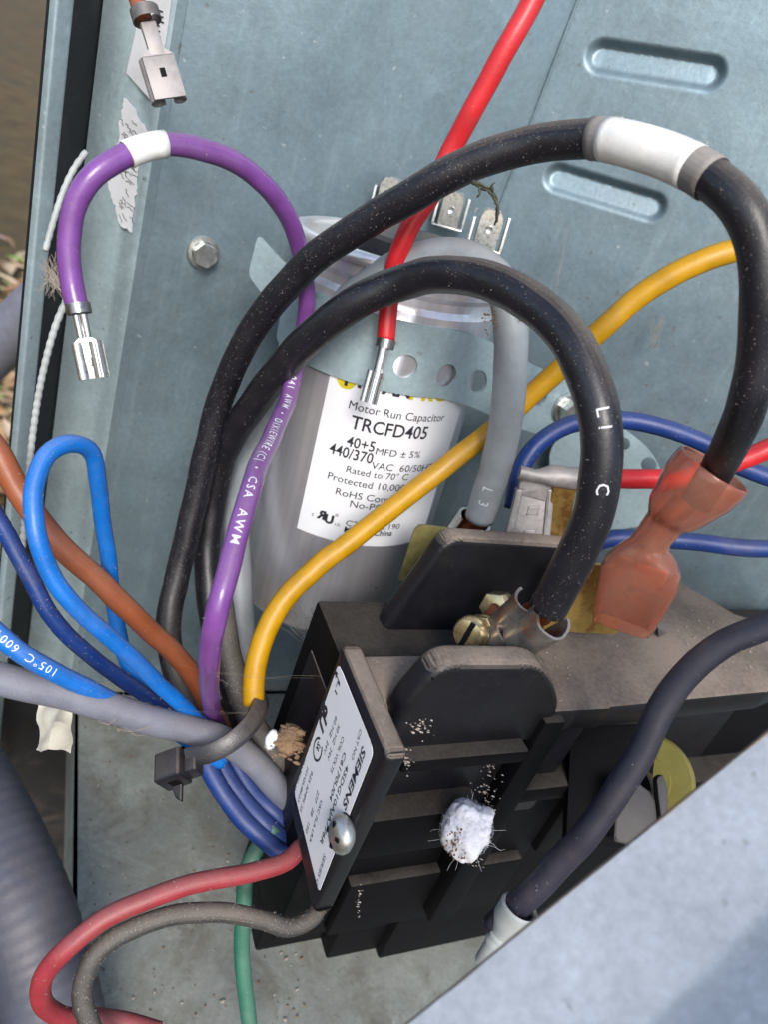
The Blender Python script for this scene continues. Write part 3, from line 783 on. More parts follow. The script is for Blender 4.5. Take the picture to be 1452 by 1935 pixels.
WLAB = abs(aR-aL)*RC; HL = hT-hB
def lab_text(dst, s, x, y, size, align='LEFT', bold=0.0, sx=1.0, mirror=False, spacing=1.0):
    t = text_bm(s, size, bold, sx=sx, align=align, spacing=spacing); slice_bm(t, 'x', .0012)
    k = -1 if mirror else 1
    join_bm(dst, t, lambda c: cpos(aL+sg*(x+k*c.x)/RC, hB+y+c.y, rl+.00012))
def px_lab(px, py):
    a, h = cyl_hit(px, py, RC); return sg*(a-aL)*RC, h-hB
tb = bmesh.new()
def LT(s, px0, px1, cap_h, bold=0.0, spacing=1.0):
    """text whose baseline runs from photo point px0 to px1"""
    x0, y0 = px_lab(*px0); x1, y1 = px_lab(*px1)
    t = text_bm(s, cap_h/0.72, bold, spacing=spacing); wd = max(v.co.x for v in t.verts)-min(v.co.x for v in t.verts)
    sx = (x1-x0)/wd; slice_bm(t, 'x', .0015)
    ym = (y0+y1)/2; x00 = min(v.co.x for v in t.verts)
    join_bm(tb, t, lambda c: cpos(aL+sg*(x0+(c.x-x00)*sx)/RC, hB+ym+c.y, rl+.00012))
LT('Motor Run Capacitor', (661, 762), (835, 802), .0023)
LT('TRCFD405', (663, 800), (802, 835), .0037, .012)
LT('40+5', (654, 840), (706, 854), .0030, .012)
LT('MFD \u00b1 5%', (710, 853), (791, 868), .0020)
LT('440/370', (622, 852), (702, 877), .0031, .012)
LT('VAC  60/50HZ', (702, 877), (813, 893), .0021)
LT('Rated to 70\u00b0 C', (655, 887), (768, 910), .0020)
LT('Protected 10,000AFC', (622, 892), (790, 934), .0021)
LT('RoHS Compliant', (636, 924), (772, 956), .0021)
LT('No-PCB\u2019s', (662, 951), (742, 970), .0021)
LT('C22.2 No.190', (654, 986), (752, 1003), .0018)
LT('Made in China', (651, 998), (738, 1016), .0018, .02)
x0, y0 = px_lab(600, 978)
lab_text(tb, 'R', x0+.0022, y0+.0002, .0036, bold=.05, mirror=True, sx=1.0)
lab_text(tb, 'U', x0+.0020, y0-.0004, .0036, bold=.05)
lab_text(tb, 'c', x0-.0018, y0+.0002, .0018); lab_text(tb, 'US', x0+.0050, y0-.0006, .0013)
lab_text(tb, '\u00ae', x0+.0046, y0+.0022, .0013)
lab_text(tb, 'TITAN', *px_lab(668, 728), .0052, bold=.04, spacing=1.0)
link('lettering', tb, 'ink', lab, smooth=False)
tb = bmesh.new(); lab_text(tb, 'PRO', *px_lab(772, 752), .0056, bold=.05, spacing=1.2)
xx, yy = px_lab(656, 716)
disc = bmesh.new(); bmesh.ops.create_circle(disc, cap_ends=True, segments=28, radius=.0026)
join_bm(tb, disc, lambda c: cpos(aL+sg*(xx+c.x)/RC, hB+yy+c.y, rl+.0001))
link('lettering', tb, 'ink_yellow', lab, smooth=False)
tb = bmesh.new(); lab_text(tb, 'T', xx-.0012, yy-.0015, .0042, bold=.05)
for v in tb.verts: v.co += cx*.00008
link('lettering', tb, 'ink', lab, smooth=False)

# strap around the capacitor with round holes
def strap():
    root = empty('mounting_strap', cpos(0, HC*.6, RC), 'perforated galvanized strap wrapped round the capacitor and screwed to the wall', 'strap')
    r = RC+.0010
    at_, ht_ = cyl_hit(780, 612, r); ab_, hb_ = cyl_hit(750, 744, r); print('strap', at_, ht_, ab_, hb_)
    hw = (ht_-hb_)/2; hc = (ht_+hb_)/2
    
    Sx = P(1066, 770, .222)-cb0; S2 = V((Sx.dot(cx), Sx.dot(cy))); hS = Sx.dot(ca)
    dS = S2.length; phi = math.atan2(S2.y, S2.x); al = math.acos(r/dS)
    cand = [phi+al, phi-al]; a_t = min(cand, key=lambda q: abs(q)); 
    tl = math.sqrt(dS*dS-r*r); a_start = sg*-1.9
    dirt = (S2-V((math.cos(a_t), math.sin(a_t)))*r).normalized(); nrm2 = V((math.cos(a_t), math.sin(a_t)))
    def smap(s_, h, k=0.0):
        """s_ measured along the band (metres, signed like the angle)"""
        st = a_t*r; over = (s_-st)*sg
        if over <= 0: return cpos(s_/r, h, r+k)
        p2 = nrm2*(r+k)+dirt*over; f = over/tl; f = f*f*(3-2*f) if f < 1 else 1
        return cb0+cx*p2.x+cy*p2.y+ca*(h+(hS-hc)*f)
    s_end = a_t*r+sg*(tl+.0065)
    def inv(px, py):
        best = None
        for k in range(0, 240):
            s_ = a_start*r+(s_end-a_start*r)*k/239
            for m in range(21):
                h = hc-hw+2*hw*m/20; q = proj(smap(s_, h)); d = (q[0]-px)**2+(q[1]-py)**2
                # only the side facing the camera
                if s_*sg > -.6*r and (best is None or d < best[0]): best = (d, s_, h)
        return best[1], best[2]
    holes = [inv(766, 692), inv(843, 713), inv(903, 723), inv(1021, 747)]
    print('strap', a_t, tl, holes)
    hr = .0031
    bm = bmesh.new(); s0, s1 = (a_start*r, s_end)
    st_ = .00045; nx = int(abs(s1-s0)/st_); ny = int(2*hw/st_); gv = []
    hl = holes
    inside = lambda x, y: any(math.hypot(x-a, y-h) < hr for a, h in hl)
    for i in range(nx+1):
        row = []
        for j in range(ny+1):
            x = s0+(s1-s0)*i/nx; y = hc-hw+2*hw*j/ny
            for a, h in hl:
                d = math.hypot(x-a, y-h)
                if hr-st_*.75 < d < hr+st_*.6: x = a+(x-a)*hr/d; y = h+(y-h)*hr/d
            row.append((bm.verts.new(smap(x, y)), x, y))
        gv.append(row)
    for i in range(nx):
        for j in range(ny):
            q = (gv[i][j], gv[i+1][j], gv[i+1][j+1], gv[i][j+1]); mx = sum(k[1] for k in q)/4; my = sum(k[2] for k in q)/4
            if not inside(mx, my): bm.faces.new([k[0] for k in q])
    bmesh.ops.delete(bm, geom=[v for v in bm.verts if not v.link_faces], context='VERTS')
    bmesh.ops.recalc_face_normals(bm, faces=bm.faces[:])
    bmesh.ops.solidify(bm, geom=bm.faces[:], thickness=.0009)
    link('band', bm, 'strap', root)
    nT = (cx*nrm2.x+cy*nrm2.y).normalized()
    hexscrew('hex_screw', smap(s_end-sg*.0062, hc)+nT*.0002, nT, .0046, root)
    # left ear: flange standing out to the wall
    bm = bmesh.new(); pE = P(520, 520, .205); nE = (nA*.6+cx*.3-uA*.3).normalized()
    def ple(px, py): return onp(px, py, pE, nE)
    prism(bm, rounded([ple(487, 442), ple(520, 478), ple(585, 545), ple(585, 640), ple(530, 600), ple(468, 520)], [.002, 0, 0, 0, .003, .002]), -nE*.001)
    link('ear', bm, 'strap', root)
    # perforated quarter plate behind the contactor
    bm = bmesh.new(); pQ = crease+nB*.008
    def plq(px, py): return onp(px, py, pQ, nB)
    pts = rounded([plq(1040, 850), plq(1080, 795), plq(1160, 795), plq(1232, 850), plq(1268, 930), plq(1232, 990), plq(1100, 1010), plq(1040, 1000)], [.003, .004, .006, .006, .006, .004, .002, .002])
    hs = [[plq(x+rx*math.cos(a), y+rx*math.sin(a)) for a in np.linspace(0, 2*math.pi, 21)[:-1]] for x, y, rx in ((1227, 878, 15), (1180, 838, 12))]
    bm = plate2d(pts, hs, nB, .0012); link('perforated_plate', bm, 'strap', root)
strap()

# =================================================================== CONTACTOR (local mm frame: u right-away, v away, w up)
K = P(707, 1420, .14); ku = bear(59); kv = bear(-31)
KM = frame_m(K, ku, kv, UP)
base_pt = K+ku*.05+kv*.03; base_pt.z = FLZ+.001
con = empty('contactor', base_pt, 'dusty black contactor block with white maker label, brass terminals and tall barriers', 'contactor')
def L(u_, v_, w_): return KM @ V((u_*MM, v_*MM, w_*MM))
def lprism(bm, pts, off, bev=.0006, seg=2, rnd_=0):
    p = [L(*q) for q in pts]
    if rnd_: p = rounded(p, rnd_)
    prism(bm, p, (KM.to_3x3() @ V(off))*MM, bev, seg)
def lbox(bm, lo, hi, bev=.0006):
    lo = V(lo)*MM; hi = V(hi)*MM; box2(bm, lo, hi, bev, KM)
# flange behind the label
bm = bmesh.new()
lprism(bm, [(0.3, -3.4, 3.2), (0.3, 24.6, 3.2), (0.3, 23.4, -43), (0.3, -3.4, -47)], (4.6, 0, 0), .0011, 3, .0016)
link('end_plate', bm, 'blackplastic', con)
# deck with cavity
bm = bmesh.new()
lbox(bm, (4.6, 9.2, -40), (62, 24.8, 0), .0012)
lprism(bm, [(50, 6.5, .15), (118, 9, .15), (150, 16, .15), (158, 30, .15), (136, 40, .15), (122, 60, .15), (56, 60, .15), (52, 27, .15)], (0, 0, -7), .0012)
lbox(bm, (44, 6.6, -6.8), (63, 24, .08), .0012)
lbox(bm, (4.6, 24, -60), (140, 44, -17), .0005)
link('housing', bm, 'blackplastic', con)
bm = bmesh.new()
lprism(bm, [(9, 39.5, -26), (18, 39.5, -12), (25.8, 39.5, 20.9), (65.5, 39.5, 20.9), (72, 39.5, 12), (72, 39.5, -26)], (0, 5.5, 0), .0016, 3, .004)
link('rear_barrier', bm, 'blackplastic', con)
bm = bmesh.new()
lprism(bm, [(7, 6.2, -9.5), (6.6, 6.2, 2.5), (10.9, 6.2, 15.4), (34.6, 6.2, 14.8), (41.5, 6.2, 9), (47.8, 6.2, 0.4), (46, 6.2, -9.5)], (0, 6.5, 0), .0020, 4, .0045)
link('front_barrier', bm, 'blackplastic', con)
bm = bmesh.new()
# recessed lower body, ledges, post; wide right boxes added as dark backing
lbox(bm, (5, 12, -88), (74, 50, -6.5), .001); lbox(bm, (10, 24, -116), (74, 50, -80), .001); lbox(bm, (30, 18, -116), (60, 30, -86), .001); lbox(bm, (70, 24, -116), (190, 50, -6.5), .001); lbox(bm, (46, 15, -116), (190, 30, -46), .001); lbox(bm, (74, 10, -62), (80, 30, -30), .001)
lbox(bm, (18, 9, -84), (70, 13, -62), .001)
lbox(bm, (10.5, 2.6, -11.2), (41, 13, -7.4), .0008)
lbox(bm, (4.6, 10, -22), (42, 12.5, -13), .0006)
lbox(bm, (4.6, 3, -41), (38, 14, -27), .0016)
lprism(bm, [(43, 4.5, -1), (49, 4.5, -1), (50, 4.5, -30), (52, 4.5, -78), (44, 4.5, -78), (43, 4.5, -30)], (0, 9, 0), .001)
lbox(bm, (48, 5, -30), (78, 14, -25), .0008)
lprism(bm, [(76, 4, -25), (86, 4, -21), (88, 4, -34), (86, 4, -52), (79, 4, -52)], (0, 11, 0), .001)

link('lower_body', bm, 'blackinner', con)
# olive bobbin
bm = bmesh.new(); bc = P(1224, 1474, .189); bax = ((CAM-bc).normalized()-ku*.35).normalized()
lathe(bm, bc, bax, [(0, 0), (0, .0108), (.0008, .0114), (.0022, .0114), (.003, .0108), (.003, .0062), (.0034, .0060), (.0034, 0)], 56)
link('bobbin', bm, 'bobbin', con)
bm = bmesh.new(); cyl(bm, bc+bax*.0015-V((0, 0, .002))-ku*.004, bc+bax*.006-V((0, 0, .002))-ku*.004, .0062, .0058, 40); link('coil', bm, 'blackinner', con)
bm = bmesh.new(); pc_ = P(1200, 1540, .173); nc_ = (CAM-pc_).normalized()*.6-kv*.3+UP*.3; nc_.normalize()
prism(bm, rounded([onp(x, y, pc_, nc_) for x, y in ((1168, 1480), (1202, 1474), (1238, 1502), (1246, 1560), (1214, 1604), (1160, 1590))], .001), -nc_*.006, .0006); prism(bm, rounded([onp(x, y, pc_+nc_*.001, nc_) for x, y in ((1242, 1470), (1254, 1462), (1264, 1490), (1264, 1540), (1252, 1560), (1246, 1510))], .001), -nc_*.003, .0003)
link('clamp', bm, 'clamp', con)
bm = bmesh.new(); pc2 = P(1200, 1480, .1845); prism(bm, [onp(x, y, pc2, nc_) for x, y in ((1080, 1372), (1272, 1366), (1240, 1425), (1236, 1460), (1232, 1600), (1070, 1600))], -nc_*.004, .0003); link('dark_occluder', bm, 'void', con)  # added black occluder left of the bobbin, darkness put into its colour
# little dividing fin at the far terminal
bm = bmesh.new(); pf = L(81, 24, 0)
q = [onp(x, y, pf, (ku*.3-kv*.8).normalized()) for x, y in ((1244, 1186), (1262, 1196), (1266, 1215), (1262, 1250), (1256, 1252), (1246, 1215))]
prism(bm, q, (ku*.6+kv*.8)*.004, .0004); link('divider', bm, 'steel_dark', con)
# label
def lab_face(): pass
SCRV, SCRW = -2.6, -20.6
pts = []
for q in rounded([V((0, 22.3, 0)), V((0, 20.2, -38)), V((0, -2.7, -40)), V((0, 0, 0))], [1.4, 1.8, 1.0, 2.0]): pts.append(q)
poly = [(p.y, p.z) for p in pts]
# notch for the screw on the near edge
def notch(poly):
    out = []
    for a, b in zip(poly, poly[1:]+poly[:1]):
        n = max(1, int(math.dist(a, b)/.5))
        for i in range(n):
            p = (a[0]+(b[0]-a[0])*i/n, a[1]+(b[1]-a[1])*i/n); d = math.dist(p, (SCRV, SCRW))
            if d < 3.9: p = (SCRV+(p[0]-SCRV)*3.9/max(d, .01), SCRW+(p[1]-SCRW)*3.9/max(d, .01)) if p[0]-SCRV > .2 else (SCRV+3.9*math.cos(math.asin(max(-1, min(1, (p[1]-SCRW)/3.9)))), p[1])
            out.append(p)
    return out
poly = notch(poly)
p3 = [L(.05, a, b) for a, b in poly]; bm = bmesh.new(); vs = [bm.verts.new(p) for p in p3]; fs = []
for t in tessellate_polygon([p3]):
    try: fs.append(bm.faces.new([vs[i] for i in t]))
    except ValueError: pass
bmesh.ops.recalc_face_normals(bm, faces=fs); bmesh.ops.solidify(bm, geom=fs, thickness=.00012)
clab = link('label', bm, 'paper', con, smooth=False)
tb = bmesh.new(); LU = -.13
def CT(dst, s, v0, w0, size, bold=0.0, sx=1.0, shear=0, mirror=False, flip=False, spacing=1.0):
    """text starting at (v0,w0) mm reading downwards, letter tops towards -v"""
    t = text_bm(s, size, bold, shear, sx, spacing=spacing); k = -1 if mirror else 1
    join_bm(dst, t, lambda c: L(LU, v0-c.y, w0-k*c.x))
def CTfit(s, p0, p1, size, bold=0.0, shear=0, dv=0):
    """baseline between photo points p0 and p1 on the label plane"""
    iv = KM.inverted(); a = iv @ onp(*p0, L(LU, 0, 0), ku); b = iv @ onp(*p1, L(LU, 0, 0), ku); a /= MM; b /= MM
    t = text_bm(s, size, bold, shear); x0 = min(v.co.x for v in t.verts); wd = max(v.co.x for v in t.verts)-x0
    ln = math.hypot(b.y-a.y, b.z-a.z); sx = ln/wd; d = ((b.y-a.y)/ln, (b.z-a.z)/ln); up = (d[1], -d[0])
    if up[0] > 0: up = (-up[0], -up[1])
    join_bm(tb, t, lambda c: L(LU, a.y+d[0]*(c.x-x0)*sx+up[0]*c.y, a.z+d[1]*(c.x-x0)*sx+up[1]*c.y))
CTfit('SIEMENS', (685, 1408), (647, 1520), 2.6, .025, .12)
CTfit('CAT NO', (680, 1376), (664, 1432), 1.4, .0)
CTfit('45DG10AJA776R', (655, 1443), (604, 1591), 1.75, .01, 0)
CTfit('C6170U04', (650, 1419), (622, 1508), 1.75, .01, 0)
CTfit('COIL VOLTS', (647, 1390), (624, 1456), 1.45, .0)
CTfit('50 HZ  24V', (639, 1368), (618, 1432), 1.45, .0)
CTfit('60 HZ  24V', (634, 1352), (611, 1420), 1.45, .0)
CTfit('VAC FLA LRA', (606, 1508), (584, 1588), 1.5, .0)
CTfit('277   28   150', (600, 1492), (577, 1570), 1.5, .0)
CTfit('RES AMPS 35', (588, 1456), (566, 1530), 1.5, .0)
CTfit('MYGU8623', (580, 1448), (562, 1512), 1.4, .0)
CTfit('Torque screws: 20 lb-in  CU 75\u00b0C Wire', (620, 1292), (550, 1506), 1.4, .01)
CTfit('SERIES C', (612, 1612), (596, 1668), 1.5, .0)
CTfit('L1', (638, 1286), (632, 1306), 2.0, .01)
CTfit('T1', (560, 1536), (556, 1556), 2.0, .01)
CTfit('L2', (568, 1572), (563, 1598), 2.0, .01)
# recognition marks and arrows
iv = KM.inverted()
def lv(px, py): q = iv @ onp(px, py, L(LU, 0, 0), ku); return q.y/MM, q.z/MM
a = lv(624, 1322); CT(tb, 'R', a[0]+2.6, a[1]-5.2, 4.8, .05, 1, .1, mirror=True); a = lv(616, 1352); CT(tb, 'U', a[0]+2.0, a[1]-.5, 4.8, .05, 1, .1)
a = lv(600, 1416); CT(tb, 'SA', a[0]+1.0, a[1]+1.6, 2.4, .02, .8)
ring = [(a[0]+2.3*math.sin(t), a[1]+2.9*math.cos(t)) for t in np.linspace(.3, 5.7, 30)]
for (x0, y0), (x1, y1) in zip(ring[:-1], ring[1:]):
    k0 = .80; vs = [tb.verts.new(L(LU, *q)) for q in ((x0, y0), (x1, y1), (a[0]+(x1-a[0])*k0, a[1]+(y1-a[1])*k0), (a[0]+(x0-a[0])*k0, a[1]+(y0-a[1])*k0))]; tb.faces.new(vs)
def arrow(p, q):
    a = lv(*p); b = lv(*q); d = V((b[0]-a[0], b[1]-a[1])); d.normalize(); n = V((-d.y, d.x)); A = V(a); B = V(b)
    for pts in ((B, B-d*2+n*.8, B-d*2-n*.8), (A+n*.15, B-d*1.9+n*.15, B-d*1.9-n*.15, A-n*.15)):
        tb.faces.new([tb.verts.new(L(LU, x.x, x.y)) for x in pts])
arrow((642, 1292), (631, 1264)); arrow((557, 1530), (550, 1508)); arrow((572, 1562), (564, 1588))
link('lettering', tb, 'ink', clab, smooth=False)
# pan head screw in the notch
bm = bmesh.new(); sc = L(-.2, SCRV, SCRW); ax = (-ku+V((0, 0, .05))).normalized()
lathe(bm, sc, ax, [(-.001, .0025), (0, .0036), (.0008, .0038), (.0016, .0036), (.0024, .0028), (.0029, .0015), (.0030, 0)], 36)
sw = link('pan_head_screw', bm, 'zinc', con, smooth='all')
bm = bmesh.new(); rr = Matrix.Rotation(.5, 3, ax); ry = rr @ kv; rz = ax.cross(ry)
for s_ in (ry, rz): box(bm, (0, 0, 0), (.0052, .0009, .0010), None, .0001, 1, frame_m(sc+ax*.0024, s_, ax.cross(s_), ax))
link('cross_recess_shade', bm, 'blackinner', sw)  # dark bars on the head paint the shade of a recess
# lugs and terminal screws
def brass_screw(px, py, z, r, ax, parent):
    c = P(px, py, z); bm = bmesh.new(); ax = ax.normalized()
    lathe(bm, c-ax*.006, ax, [(0, r*.55), (.003, r*.55), (.003, r), (.0034, r*1.04), (.0052, r*1.02), (.006, r*.86), (.0063, r*.5), (.0061, 0)], 32)
    o = link('terminal_screw', bm, 'brass_bright', parent)
    bm = bmesh.new(); s_ = (UP-ax*UP.dot(ax)).normalized(); box(bm, (0, 0, 0), (r*1.7, r*.28, .0006), None, 0, 1, frame_m(c+ax*.00025, s_, ax.cross(s_), ax)); link('slot', bm, 'blackinner', o)  # slot is a near-black bar painting its shade
    return o
axs = (P(872, 1212, .155)-P(930, 1185, .168)).normalized()
brass_screw(884, 1200, .164, .0038, axs, con)
bm = bmesh.new(); p0 = P(905, 1196, .168); 
ref = UP; x_ = (ref-axs*ref.dot(axs)).normalized(); y_ = axs.cross(x_)
prism(bm, [p0+(x_*math.cos(i*math.pi/3)+y_*math.sin(i*math.pi/3))*.0040 for i in range(6)], -axs*.0035, .0003); link('clamp_nut', bm, 'brass_bright', con)
bm = bmesh.new(); p1 = P(934, 1150, .175); prism(bm, [p1+(x_*math.cos(i*math.pi/3)+y_*math.sin(i*math.pi/3))*.0038 for i in range(6)], -axs*.005, .0003); link('clamp_nut', bm, 'brass_bright', con)
bm = bmesh.new(); box(bm, (0, 0, 0), (.010, .0015, .0125), None, .0004, 2, frame_m(P(940, 1205, .174), y_, axs, x_)); link('terminal_plate', bm, 'copper', con)
# brass blades
def platepx(name, pxs, z, nrm, th, mat, parent, r=.001, bev=.0002):
    p0 = P(*pxs[0], z); bm = bmesh.new(); pts = [onp(x, y, p0, nrm) for x, y in pxs]; prism(bm, rounded(pts, r), -nrm*th, bev, 1); return link(name, bm, mat, parent)
nV = -kv
platepx('terminal_blade', [(1026, 1193), (1168, 1200), (1178, 1070), (1062, 1062)], .181, (nV+UP*.1).normalized(), .0011, 'brass', con, .0006)
platepx('terminal_blade', [(1008, 1082), (1060, 1090), (1092, 920), (1050, 910)], .196, (nV-ku*.3).normalized(), .0011, 'brass', con, .0006)
platepx('terminal_blade', [(786, 990), (860, 1000), (835, 1090), (750, 1102)], .196, (nV*.8-ku*.5+UP*.2).normalized(), .0012, 'brass_olive', con, .0022)

# =================================================================== TERMINALS ON WIRES
def mtx_dir(p, q, roll=0.0):
    y = (q-p).normalized(); n = CAM-p; n = (n-y*n.dot(y)).normalized(); n = Matrix.Rotation(roll, 3, y) @ n; x = y.cross(n); return frame_m(p, x, y, n)
def female_spade(root, p, q, width, roll=0.0, mat='tin', crimp_r=.0014, name='spade_terminal', prongs=True):
    """p: neck (wire side), q: open mouth. local: x width, y along, z to viewer"""
    m = mtx_dir(p, q, roll); Lh = (q-p).length; bm = bmesh.new(); y0 = Lh*.42; W = width/2; t = .0004
    # floor plate of the receptacle with rolled edges
    box2(bm, (-W*.92, y0, -t), (W*.92, Lh, t*.4), .0001, m)
    for s in (-1, 1):
        pr = []
        for k in range(13):
            a = -math.pi/2+k/12*math.pi*1.35; pr.append((s*(W*.62+W*.38*math.cos(a)), W*.42+W*.42*math.sin(a)))
        for k in range(len(pr)-1):
            (xa, za), (xb, zb) = pr[k], pr[k+1]
            n = V((-(zb-za), 0, xb-xa)).normalized()*t*.9
            c = [(xa, za), (xb, zb)]
            A0_ = V((xa, y0, za)); B0_ = V((xb, y0, zb)); A1 = V((xa, Lh, za)); B1 = V((xb, Lh, zb))
            vs = [bm.verts.new(m @ v) for v in (A0_, B0_, B1, A1, A0_+n, B0_+n, B1+n, A1+n)]
            for f in ((0, 1, 2, 3), (7, 6, 5, 4), (0, 4, 5, 1), (3, 2, 6, 7), (0, 3, 7, 4), (1, 5, 6, 2)): bm.faces.new([vs[i] for i in f])
    bmesh.ops.remove_doubles(bm, verts=bm.verts, dist=1e-6)
    # neck flare
    prism(bm, [m @ V(v) for v in ((-W*.35, y0-Lh*.10, -t), (W*.35, y0-Lh*.10, -t), (W*.95, y0+.0003, -t), (-W*.95, y0+.0003, -t))], m.to_3x3() @ V((0, 0, t*1.2)))
    # locking dimple
    box2(bm, (-W*.18, Lh*.66, 0), (W*.18, Lh*.80, t*1.6), .0001, m)
    o = link(name, bm, mat, root)
    bm = bmesh.new(); box2(bm, (-W*.16, Lh*.60, -t*1.25), (W*.16, Lh*.72, -t*.9), 0, m); link('slot', bm, 'blackinner', o)  # small dark box on the back paints the shade of a slot
    bm = bmesh.new()
    if prongs:
        for s in (-1, 1): cyl(bm, m @ V((s*crimp_r*.5, -Lh*.02, crimp_r*.4)), m @ V((s*crimp_r*.5, y0-Lh*.08, crimp_r*.2)), crimp_r*.52, crimp_r*.45, 12)
    else: cyl(bm, m @ V((0, -Lh*.05, crimp_r*.3)), m @ V((0, y0, crimp_r*.2)), crimp_r, crimp_r*.9, 18)
    box2(bm, (-crimp_r*.9, -Lh*.02, -t*1.1), (crimp_r*.9, y0, 0), .0001, m)
    link('wire_crimp', bm, mat, o)
    bm = bmesh.new(); sweep(bm, [m @ V((0, -Lh*.20, .0002)), m @ V((0, -Lh*.04, .0002))], circ(crimp_r*1.75, 20), False); bmesh.ops.solidify(bm, geom=bm.faces[:], thickness=.0003); link('strain_crimp', bm, mat, o)
    return o

# =================================================================== WIRES
# purple
r_, pth = wire('purple_wire', 'purple wire looping over the left post, white sleeve and open spade terminal on its end',
     [(440, 1430, .212), (412, 1375, .198), (398, 1310, .168), (396, 1240, .146), (412, 1150, .138), (432, 1060, .140), (470, 930, .148), (512, 830, .166), (548, 740, .185), (574, 640, .190), (581, 560, .184), (566, 470, .178), (528, 385, .166), (462, 318, .156), (380, 279, .148), (310, 268, .143), (240, 288, .140), (180, 328, .138), (143, 395, .139), (131, 460, .141), (135, 530, .143), (147, 590, .144)], 4.2, 'purple', 260, prints=[(.155, 'CSA  \u2022  (C) ', 2.0, dict(rev=True))][:0], seed=2)
t = bmesh.new(); i1 = nearest(pth, 560, 700)
Ls = [0]
for a, b in zip(pth[:-1], pth[1:]): Ls.append(Ls[-1]+(b-a).length)
text_on(t, pth, Ls[i1]/Ls[-1], 'A0041  AWM  \u2022  DIXIEWIRE (C)  \u2022  CSA  AWM', .0024, .0021, rev=True, side=-.05, bold=.006, spacing=1.35)
link('lettering', t, 'ink_white', r_, smooth=False)
i0, i1 = sorted((nearest(pth, 312, 272), nearest(pth, 236, 290)))
s_ = sleeve(r_, pth, i0, i1, .0021); s_['label'] = 'white paper sleeve'
female_spade(r_, P(151, 598, .144), P(176, 716, .146), .0052, 0, 'tin', .0013)
# thick black outer (with white sleeve)
rb, pb = wire('thick_black_wire', 'thick dusty black wire arching over everything with a wide white sleeve near the top right',
     [(430, 1420, .200), (370, 1350, .204), (334, 1270, .208), (321, 1190, .211), (334, 1100, .211), (355, 1000, .209), (379, 890, .205), (411, 770, .198), (452, 676, .190), (500, 596, .182), (560, 524, .174), (631, 462, .166), (703, 412, .160), (795, 356, .153), (900, 303, .148), (1010, 274, .144), (1120, 269, .138), (1230, 290, .131), (1320, 326, .126), (1392, 382, .122), (1432, 460, .122), (1445, 560, .124), (1442, 660, .128), (1418, 760, .133), (1392, 830, .142), (1350, 900, .1565), (1318, 948, .1610)], 6.8, 'black', 9000, seed=5, hw=.00003, hr=(.00012, .0006))
rB = .0034
i0, i1 = nearest(pb, 1146, 262), nearest(pb, 1316, 322); s_ = sleeve(rb, pb, i0, i1, rB); s_['label'] = 'wide white marker sleeve'
sleeve(rb, pb, nearest(pb, 1118, 268), i0+1, rB, 'sleeve_clear', 'dusty_tape_edge', th_=.00028); sleeve(rb, pb, i1-1, nearest(pb, 1350, 344), rB, 'sleeve_clear', 'dusty_tape_edge', th_=.00028)
# second thick black
rc2, pc = wire('thick_black_wire', 'inner thick black wire marked L1 C bending down to the brass screw terminal',
     [(480, 1420, .205), (450, 1330, .212), (415, 1230, .215), (398, 1130, .218), (395, 1020, .218), (407, 920, .214), (436, 830, .204), (489, 745, .193), (567, 660, .180), (660, 586, .171), (760, 540, .166), (860, 520, .156), (960, 543, .147), (1045, 606, .141), (1105, 698, .137), (1133, 800, .136), (1136, 900, .138), (1112, 1000, .142), (1070, 1090, .147), (1036, 1150, .151)], 7.6, 'black2', 3800, prints=[], seed=9, hw=.00003, hr=(.00012, .0006))
t = bmesh.new(); Ls = [0]
for a, b in zip(pc[:-1], pc[1:]): Ls.append(Ls[-1]+(b-a).length)
for s, px, py in (('L', 1153, 765), ('1', 1155, 800), ('C', 1150, 895)):
    i = nearest(pc, px-12, py); text_on(t, pc, Ls[i]/Ls[-1], s, .0033, .0038, side=.22, bold=.0)
link('lettering', t, 'ink_white', rc2, smooth=False)
# its lug: folded crimp
bm = bmesh.new(); a_ = P(1046, 1168, .1585); b_ = P(985, 1205, .166); dd = (a_-b_).normalized()
def arcshell(bm, a, b, r, a0, a1, th=.0007, n=22):
    m = mtx_dir(a, b); L_ = (b-a).length; vs = []
    for y in np.linspace(0, L_, 7):
        for rr in (r, r-th):
            for k in range(n+1):
                an = a0+(a1-a0)*k/n; vs.append(bm.verts.new(m @ V((rr*math.sin(an), y, rr*math.cos(an)))))
    w_ = n+1
    for i in range(6):
        for k in range(n):
            o0 = i*2*w_; o1 = (i+1)*2*w_
            bm.faces.new((vs[o0+k], vs[o0+k+1], vs[o1+k+1], vs[o1+k])); bm.faces.new((vs[o0+w_+k+1], vs[o0+w_+k], vs[o1+w_+k], vs[o1+w_+k+1]))
    for o0 in (0, 12*w_):
        for k in range(n): bm.faces.new((vs[o0+k], vs[o0+k+1], vs[o0+w_+k+1], vs[o0+w_+k]))
    for i in range(6):
        for k in (0, n): bm.faces.new((vs[i*2*w_+k], vs[(i+1)*2*w_+k], vs[(i+1)*2*w_+w_+k], vs[i*2*w_+w_+k]))
arcshell(bm, P(1046, 1172, .1560), P(982, 1208, .1650), .0043, -2.9, 2.7, .0006)
arcshell(bm, P(1000, 1134, .1600), P(950, 1180, .1680), .0032, -2.9, 1.9, .0006)
arcshell(bm, P(962, 1196, .1655), P(928, 1212, .1690), .0034, -2.6, 2.4, .0006)
for v in bm.verts: v.co += nvec(v.co*300)*.0004
lug = link('crimp_lug', bm, 'tin_lug', rc2)
bm = bmesh.new(); tube(bm, catmull([P(1040, 1140, .160), P(1000, 1170, .166), P(950, 1205, .172)], step=.001), .0030, 16)
for v in bm.verts: v.co += nvec(v.co*500)*.0006
link('copper_strands', bm, 'copper', lug)
